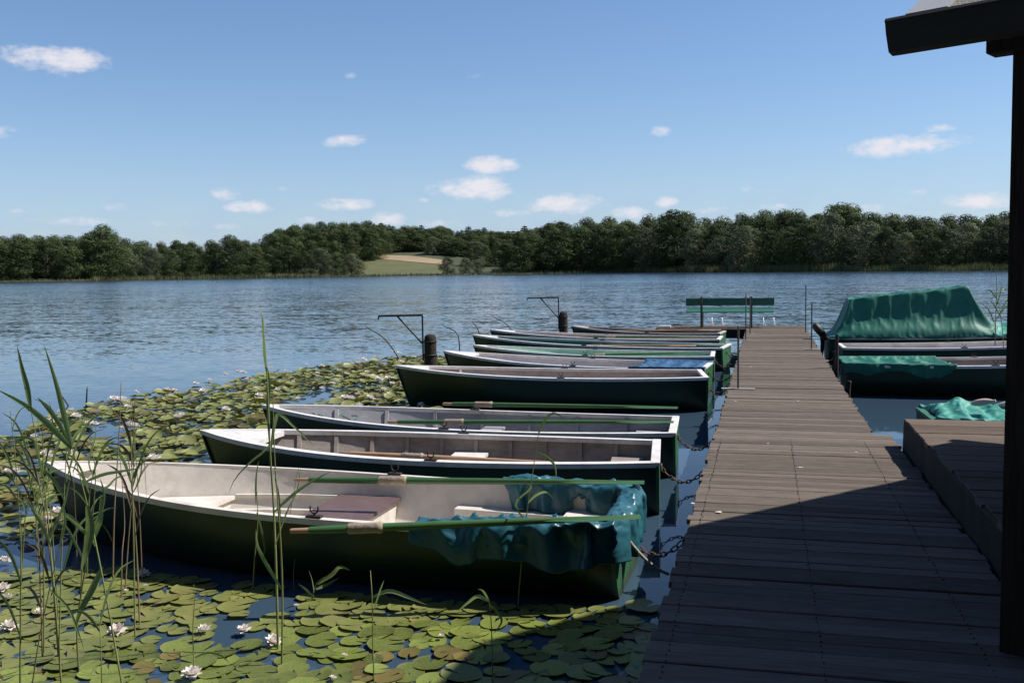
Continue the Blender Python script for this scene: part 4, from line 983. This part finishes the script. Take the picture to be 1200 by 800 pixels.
for k, (p, r) in enumerate(fg):
    brown = lr.random() < (.30 if nz3(p, 1.1, 9) > .1 else .06)
    if k >= 296:
        mt = Matrix.Translation((p.x, p.y, .006+.0011*(k % 9))) @ Euler((lr.gauss(0, .05), lr.gauss(0, .05), lr.random()*6.28)).to_matrix().to_4x4() @ Matrix.Scale(r, 4); src = lr.choice(flat)
        fstuff.add([mt @ Vector(v) for v in src.v], src.f, True); continue
    obj('lily_pad', lr.choice(fl_b if brown else fl_g), None, fbed, (p.x, p.y, .006+.0011*(k % 9)), (lr.gauss(0, .05), lr.gauss(0, .05), lr.random()*6.28), (r, r*lr.uniform(.9, 1.05), r))
tag(obj('lily_pads', fstuff, M['lily_far'], fbed), kind='stuff')
bpoly = [(-12.5, 7.6), (-11, 10.2), (-9.6, 10.5), (-10.4, 12.4), (-10.6, 14.4), (-10.1, 18), (-9.3, 20.4), (-8.6, 22.6), (-7.1, 22.7), (-6.5, 20), (-5.0, 18.4), (-4.4, 14), (-4.3, 9.5), (-4.9, 7.4), (-5.75, 6.6), (-6.3, 6.7), (-7.5, 6.3)]
bk = scatter(bpoly, 3200, .055, .125, .50, lambda p: 1 if nz3(p, .75, 2) > -.34 else .05, lr, 140000)
bk.sort(key=lambda q: (q[0]-EYE).length)
bbed = thing('water_lily_bed', 'dense yellow-green water lily bed between the boat bows and open water', 'water lilies', (0, 0, 0))
stuff = {'g': MB(), 'b': MB()}
for k, (p, r) in enumerate(bk):
    brown = lr.random() < (.34 if nz3(p, .9, 9) > .08 else .10); up = lr.random() < .55
    tilt = lr.gauss(0, .16 if up else .05), lr.gauss(0, .16 if up else .05); z = .01+.0012*(k % 8)+(abs(tilt[0])+abs(tilt[1]))*r*.75+(lr.random()*.05 if up else 0)
    rot = (tilt[0], tilt[1], lr.random()*6.28)
    if k < 290: obj('lily_pad', lr.choice(cu_b if brown else cu_g), None, bbed, (p.x, p.y, z), rot, (r, r, r))
    else:
        mt = Matrix.Translation((p.x, p.y, z)) @ Euler(rot).to_matrix().to_4x4() @ Matrix.Scale(r, 4); src = lr.choice(cup)
        stuff['b' if brown else 'g'].add([mt @ Vector(v) for v in src.v], src.f, True)
for key, mt in (('g', 'lily_far'), ('b', 'lily_brown')):
    tag(obj('lily_pads', stuff[key], M[mt], bbed), kind='stuff')
# flowers
def flower_mesh(seed, openn):
    rng = random.Random(seed); mb = MB()
    for ringi, (n, lift, ln) in enumerate(((8, .25*openn+.1, 1.0), (8, .75, .92), (6, 1.15, .75))):
        for k in range(n):
            a = 2*math.pi*(k+.5*ringi)/n+rng.uniform(-.12, .12); e = lift+rng.uniform(-.1, .1); P = []
            for j in range(5):
                f = j/4; w = .26*math.sin(math.pi*min(1, .12+f*.88))**.8*(1-.1*f)+.004; rr = .06+ln*f*math.cos(e*(.6+.4*f)); zz = .05+ln*f*math.sin(e*(.6+.4*f))
                c, s = math.cos(a), math.sin(a); P.append([(rr*c-s*w, rr*s+c*w, zz+.07*w/.26), (rr*c, rr*s, zz), (rr*c+s*w, rr*s-c*w, zz+.07*w/.26)])
            mb.grid(P)
    return mb
fm = []
for s, o in ((1, .3), (2, .8), (3, 1.5)):
    me = flower_mesh(s, o).mesh('lily_flower'); me.materials.append(M['petal']); fm.append(me)
sm = MB()
for k in range(14):
    a = k*2.4; r = .02+.012*k; sm.tube([(r*math.cos(a), r*math.sin(a), .05), (r*1.4*math.cos(a), r*1.4*math.sin(a), .34)], [.03, .02], 4)
sm = sm.mesh('stamens'); sm.materials.append(M['stamen'])
def flower(p, r, bed, k, z=.03):
    o = obj('lily_flower', fm[k], None, bed, (p[0], p[1], z), (lr.gauss(0, .15), lr.gauss(0, .15), lr.random()*6), (r, r, r)); obj('stamens', sm, None, o)
for (px, py, r, k) in ((5, 660, .062, 0), (3, 692, .058, 1), (8, 703, .05, 2), (48, 719, .042, 2), (11, 737, .058, 0), (138, 741, .058, 0), (168, 675, .052, 0), (171, 688, .02, 2), (148, 694, .02, 2), (240, 740, .048, 1), (286, 741, .052, 0), (320, 754, .055, 1), (225, 793, .06, 1), (518, 747, .022, 2), (348, 712, .025, 2), (404, 770, .02, 2), (390, 797, .024, 2), (-60, 740, .055, 0)):
    q = at(px, py, .02); flower((q.x, q.y), r, fbed, k)
for (px, py, r) in ((405, 470, .09), (145, 470, .06), (150, 480, .06), (152, 500, .06), (105, 500, .07), (58, 540, .06), (85, 535, .06), (40, 515, .05), (12, 558, .075), (134, 472, .10), (230, 452, .06), (246, 448, .06), (265, 441, .06), (280, 438, .07), (318, 434, .06), (335, 437, .05), (360, 430, .06), (372, 440, .06), (390, 452, .06), (378, 458, .06), (344, 450, .05), (300, 458, .06), (290, 447, .06), (160, 462, .05), (205, 460, .05), (420, 424, .06), (440, 421, .06), (455, 446, .07), (460, 452, .06), (450, 459, .06), (430, 438, .05), (143, 505, .05), (57, 613, .04), (350, 470, .05), (420, 465, .06), (462, 415, .07)):
    for j in range(1 if r < .07 else 2):
        q = at(px+j*6, py+j, .05); w = Vector((q.x, q.y, 0))
        if not blocked(w, .02):
            flower((q.x, q.y), r*1.15, bbed, lr.choice((0, 1, 1)), .085)

for _ in range(46):
    p, r = lr.choice(bk)
    flower((p.x+lr.uniform(-.1, .1), p.y+lr.uniform(-.1, .1)), lr.uniform(.07, .10), bbed, lr.choice((0, 1, 1)), .085)
# ------------------------------------------------------------------ reeds
def strip(mb, pts, w, face, fold=.0):
    P = []; n = len(pts)
    for i, p in enumerate(pts):
        f = i/(n-1); t = (pts[min(i+1, n-1)]-pts[max(i-1, 0)]).normalized(); s = t.cross(face).normalized()
        ww = w*(.35+.65*min(1, f*4))*(1-max(0, (f-.35)/.65)**1.6)+.0006
        up = face*ww*.35
        P.append([p-s*ww, p-up, p+s*ww])
    mb.grid(P)
def smooth_path(pts, n=12):
    out = []; m = len(pts)-1
    for k in range(n+1):
        u = k/n*m; i = min(int(u), m-1); f = u-i
        p0, p1, p2, p3 = pts[max(i-1, 0)], pts[i], pts[i+1], pts[min(i+2, m)]
        out.append(.5*((2*p1)+(p2-p0)*f+(2*p0-5*p1+4*p2-p3)*f*f+(3*p1-p0-3*p2+p3)*f**3))
    return out
rg = random.Random(77)
def reed(label, stem, leaves, mt='reed_stem', rad=.0055, y=None, group='reed stems', leafmat_='reed_leaf'):
    # stem and leaves are pixel paths on the plane at the stem's own distance (its foot stands in the water)
    b = at(stem[0][0], stem[0][1], -.05) if y is None else aty(stem[0][0], stem[0][1], y); Y = b.y
    r = thing('reed', label, 'reed', (b.x, b.y, b.z), 0, group); o = Vector((b.x, b.y, b.z))
    pts = [aty(px, py, Y+rg.uniform(-.03, .03)*(i > 0))-o for i, (px, py) in enumerate(stem)]
    sp = smooth_path(pts, 14); k = len(sp)
    obj('stem', MB().tube(sp, [rad*(1-.62*i/(k-1)) for i in range(k)], 6), M[mt], r)
    for (lp, w) in leaves:
        dy = rg.uniform(-.16, .16); n = len(lp)
        lpts = [aty(px, py, Y+dy*(i/(n-1)))-o for i, (px, py) in enumerate(lp)]
        m = MB(); face = Vector((rg.uniform(-.35, .35), -1, rg.uniform(.0, .55))).normalized(); strip(m, smooth_path(lpts, 10), w, face); obj('leaf', m, M[leafmat_], r)
reed('tall reed at the left edge with wide blades over the nearest bow', [(148, 830), (132, 740), (116, 655), (102, 590), (84, 522)],
     [([(84, 524), (76, 490), (66, 450), (52, 405)], .016), ([(84, 526), (60, 500), (30, 475), (-4, 456)], .016), ([(83, 524), (68, 494), (52, 474), (44, 466)], .012), ([(102, 592), (106, 620), (100, 650), (95, 668)], .022),
      ([(108, 620), (118, 600), (122, 578), (117, 560)], .012), ([(96, 566), (120, 556), (142, 552), (166, 548)], .008), ([(112, 640), (104, 628), (80, 606), (70, 600)], .012), ([(120, 664), (108, 690), (94, 716), (87, 738)], .018)])
reed('slender reed at the far left with upright tip blade', [(74, 830), (66, 720), (60, 650), (52, 570), (36, 478)],
     [([(36, 480), (32, 455), (26, 432), (20, 405)], .014), ([(52, 570), (44, 530), (36, 514), (0, 512)], .010), ([(58, 630), (66, 612), (76, 588), (82, 560)], .012), ([(60, 640), (48, 612), (40, 600), (30, 580)], .012), ([(50, 560), (58, 520), (62, 500), (58, 470)], .008)])
reed('reed with broad hanging leaf left of the nearest bow', [(94, 800), (90, 740), (96, 690), (104, 640), (112, 560), (106, 520)],
     [([(104, 640), (112, 620), (118, 605), (118, 578)], .02), ([(100, 660), (90, 640), (78, 618), (66, 612)], .010), ([(110, 560), (104, 540), (112, 510), (110, 488)], .008), ([(112, 575), (126, 570), (136, 560), (150, 556)], .007)])
reed('dry brown reed stalk nearest the bow tip, left of a pair', [(132, 690), (134, 600), (139, 520), (142, 448)], [([(134, 640), (126, 622), (116, 610)], .004)], 'reed_dry', .006, leafmat_='reed_dry')
reed('dry brown reed stalk leaning, right of a pair at the bow', [(146, 702), (150, 640), (156, 560), (158, 468)], [([(154, 580), (164, 560), (168, 530), (172, 588)], .006), ([(158, 500), (157, 515), (156, 530)], .008)], 'reed_dry', .005)
reed('dry reed stalk standing between pads by the bow', [(142, 710), (143, 650), (146, 610), (141, 540)], [], 'reed_dry', .005)
reed('tall green reed in front of the nearest boat with spear tip', [(326, 772), (324, 680), (321, 600), (316, 520), (313, 440), (308, 372)],
     [([(313, 440), (310, 415), (309, 395), (306, 365)], .010), ([(316, 520), (314, 470), (316, 450), (312, 425)], .012), ([(317, 530), (322, 495), (328, 485), (345, 500), (368, 522)], .010), ([(321, 600), (340, 582), (362, 566), (388, 552)], .009), ([(316, 520), (308, 530), (295, 540), (276, 560), (268, 578)], .007), ([(322, 640), (336, 600), (348, 575), (352, 548)], .005)], rad=.0075)
reed('second green reed stem beside the tall spear tipped one', [(330, 790), (331, 700), (328, 620), (322, 540), (320, 470)], [([(330, 690), (312, 660), (302, 640), (300, 620)], .010), ([(328, 620), (326, 580), (322, 560)], .008)], rad=.006)
reed('short reed with dry leaves beside the brown boat seat', [(296, 700), (298, 660), (302, 610), (301, 575)], [([(301, 600), (306, 620), (310, 640), (309, 652)], .008), ([(300, 590), (300, 560), (303, 540)], .007), ([(298, 690), (305, 700), (310, 706)], .008)], rad=.005)
reed('thin dry stalk leaning over the brown boat seat', [(330, 690), (334, 640), (342, 590), (350, 548)], [], 'reed_dry', .004)
reed('green reed with bent flag leaf rising in front of the teal tarpaulin', [(606, 720), (612, 650), (620, 580), (628, 530), (632, 500)],
     [([(628, 530), (640, 535), (650, 545), (652, 562)], .009), ([(618, 590), (628, 580), (640, 576), (648, 584)], .008), ([(630, 510), (640, 490), (650, 484), (664, 492)], .008), ([(616, 610), (604, 590), (622, 572), (618, 566)], .006)], rad=.0045)
reed('thin reed stalk in the pads before the boat middle', [(440, 830), (437, 760), (436, 700), (434, 668)], [([(436, 700), (456, 692), (480, 700), (500, 708)], .009), ([(436, 720), (446, 690), (450, 680)], .005)], rad=.004)
reed('short reed with drooping tip leaves at the shade edge', [(577, 830), (577, 770), (575, 720), (572, 700)], [([(573, 705), (560, 698), (548, 706), (536, 716)], .008), ([(574, 708), (582, 716), (588, 728), (578, 742)], .007), ([(573, 704), (566, 692), (560, 690)], .005)], rad=.004)
reed('low bent reed leaf cluster under the nearest hull', [(366, 712), (368, 690), (374, 680), (380, 676)], [([(372, 684), (390, 672), (398, 664), (410, 668)], .014), ([(370, 690), (384, 684), (398, 676)], .010), ([(368, 694), (366, 680), (362, 668)], .006), ([(368, 700), (358, 690), (350, 684)], .007)], rad=.005)
reed('thin reed stalk among the pads left of the flowers', [(228, 800), (226, 740), (228, 700), (227, 684)], [([(228, 770), (244, 764), (260, 768), (268, 776)], .006)], rad=.003)
reed('short dry stalk near the hull shadow', [(345, 700), (344, 670), (346, 655)], [], 'reed_dry', .004)
reed('slim green reed between left blades', [(30, 860), (44, 760), (58, 690), (70, 640)], [([(70, 640), (76, 610), (74, 590)], .008), ([(58, 690), (80, 712), (92, 742), (98, 760)], .006)], rad=.004)
reed('reed clump leaf behind the right boats, taller', [(1166, 405), (1167, 370), (1168, 335), (1166, 312)], [([(1168, 350), (1160, 340), (1154, 344)], .013), ([(1168, 345), (1176, 338), (1180, 342)], .013), ([(1167, 360), (1172, 345), (1174, 334)], .012), ([(1166, 380), (1158, 362), (1150, 356)], .012), ([(1167, 375), (1178, 360), (1184, 358)], .012)], rad=.009, y=19.2, group='reeds behind the right boats')
reed('reed clump leaf behind the right boats, shorter', [(1176, 408), (1174, 380), (1170, 355), (1164, 338)], [([(1173, 372), (1164, 356), (1158, 352)], .012), ([(1172, 366), (1180, 352), (1184, 350)], .012)], rad=.008, y=19.2, group='reeds behind the right boats')
for k in range(17):
    bx = rg.uniform(18, 172); by = rg.uniform(668, 850); hh = rg.uniform(90, 290)*(by-316)/440; lean = rg.uniform(-30, 22); dry = rg.random() < .25
    st = [(bx, by), (bx+lean*.25, by-hh*.4), (bx+lean*.6, by-hh*.75), (bx+lean, by-hh)]; lv = []
    for j in range(rg.randint(2, 5)):
        f = rg.uniform(.35, 1.0); sx = bx+lean*f; sy = by-hh*f; d = rg.choice((-1, 1)); l = rg.uniform(28, 80)*(by-316)/440; up = rg.uniform(.5, 1.5)
        lv.append(([(sx, sy), (sx+d*l*.16, sy-l*.45*up), (sx+d*l*.36, sy-l*.72*up), (sx+d*l*.62, sy-l*(.95*up-.15))], rg.uniform(.005, .010)))
    pos = ('at the left frame edge' if bx < 50 else 'left of the bow tip' if bx < 85 else 'under the bow tip' if bx < 125 else 'right of the bow tip')+(', far behind the near flowers' if by < 720 else ', among the near flowers' if by < 785 else ', closest to the camera')
    reed(('dry' if dry else 'short green' if hh < 190 else 'tall green')+' clump reed '+pos, st, lv, 'reed_dry' if dry else 'reed_stem', rg.uniform(.0035, .006), None, 'reed clump in the left foreground', 'reed_dry' if dry else 'reed_leaf')
# thin dark sticks standing out of the water beyond the lilies
for (pts, y, lab) in (([(474, 412), (452, 398), (432, 385)], 21.5, 'thin dark stick leaning out of the water left of the nearer bracket post'), ([(538, 402), (537, 393), (522, 383)], 22, 'short bent stick between the two bracket posts'), ([(572, 398), (560, 386), (554, 378)], 24, 'thin stick leaning by the far bows'), ([(612, 392), (596, 382), (580, 372)], 27, 'long thin stick leaning behind the far bows'), ([(90, 492), (82, 478), (74, 466)], 13.8, 'dark stick leaning over the lily bed at left'), ([(100, 500), (101, 478), (102, 458)], 13.4, 'upright dark stick in the lily bed at left')):
    P = [aty(a, b, y) for a, b in pts]; P[0].z = min(P[0].z, -.1); o = thing('stick', lab, 'stick', P[0], 0, 'sticks in the water')
    obj('stem', MB().tube([q-P[0] for q in smooth_path(P, 6)], [.016, .016, .015, .014, .013, .012, .010], 6), M['twig'], o)
    obj('tip', MB().tube([P[-1]-P[0], P[-1]-P[0]+(P[-1]-P[-2])*.25], [.014, .004], 6), M['twig'], o)
# weathered post at the left frame edge
wp = thing('old_post', 'dark weathered post with nailed board at the left edge beside the lilies', 'post', (at(0, 640, 0).x-.10, at(0, 640, 0).y, -.8))
obj('shaft', MB().tube([(0, 0, 0), (.01, 0, .8), (0, .01, 1.30)], [.06, .055, .05], 10), M['pile'], wp); obj('board', MB().box(-.30, .14, -.085, -.055, 1.12, 1.17, .004), M['beam'], wp)
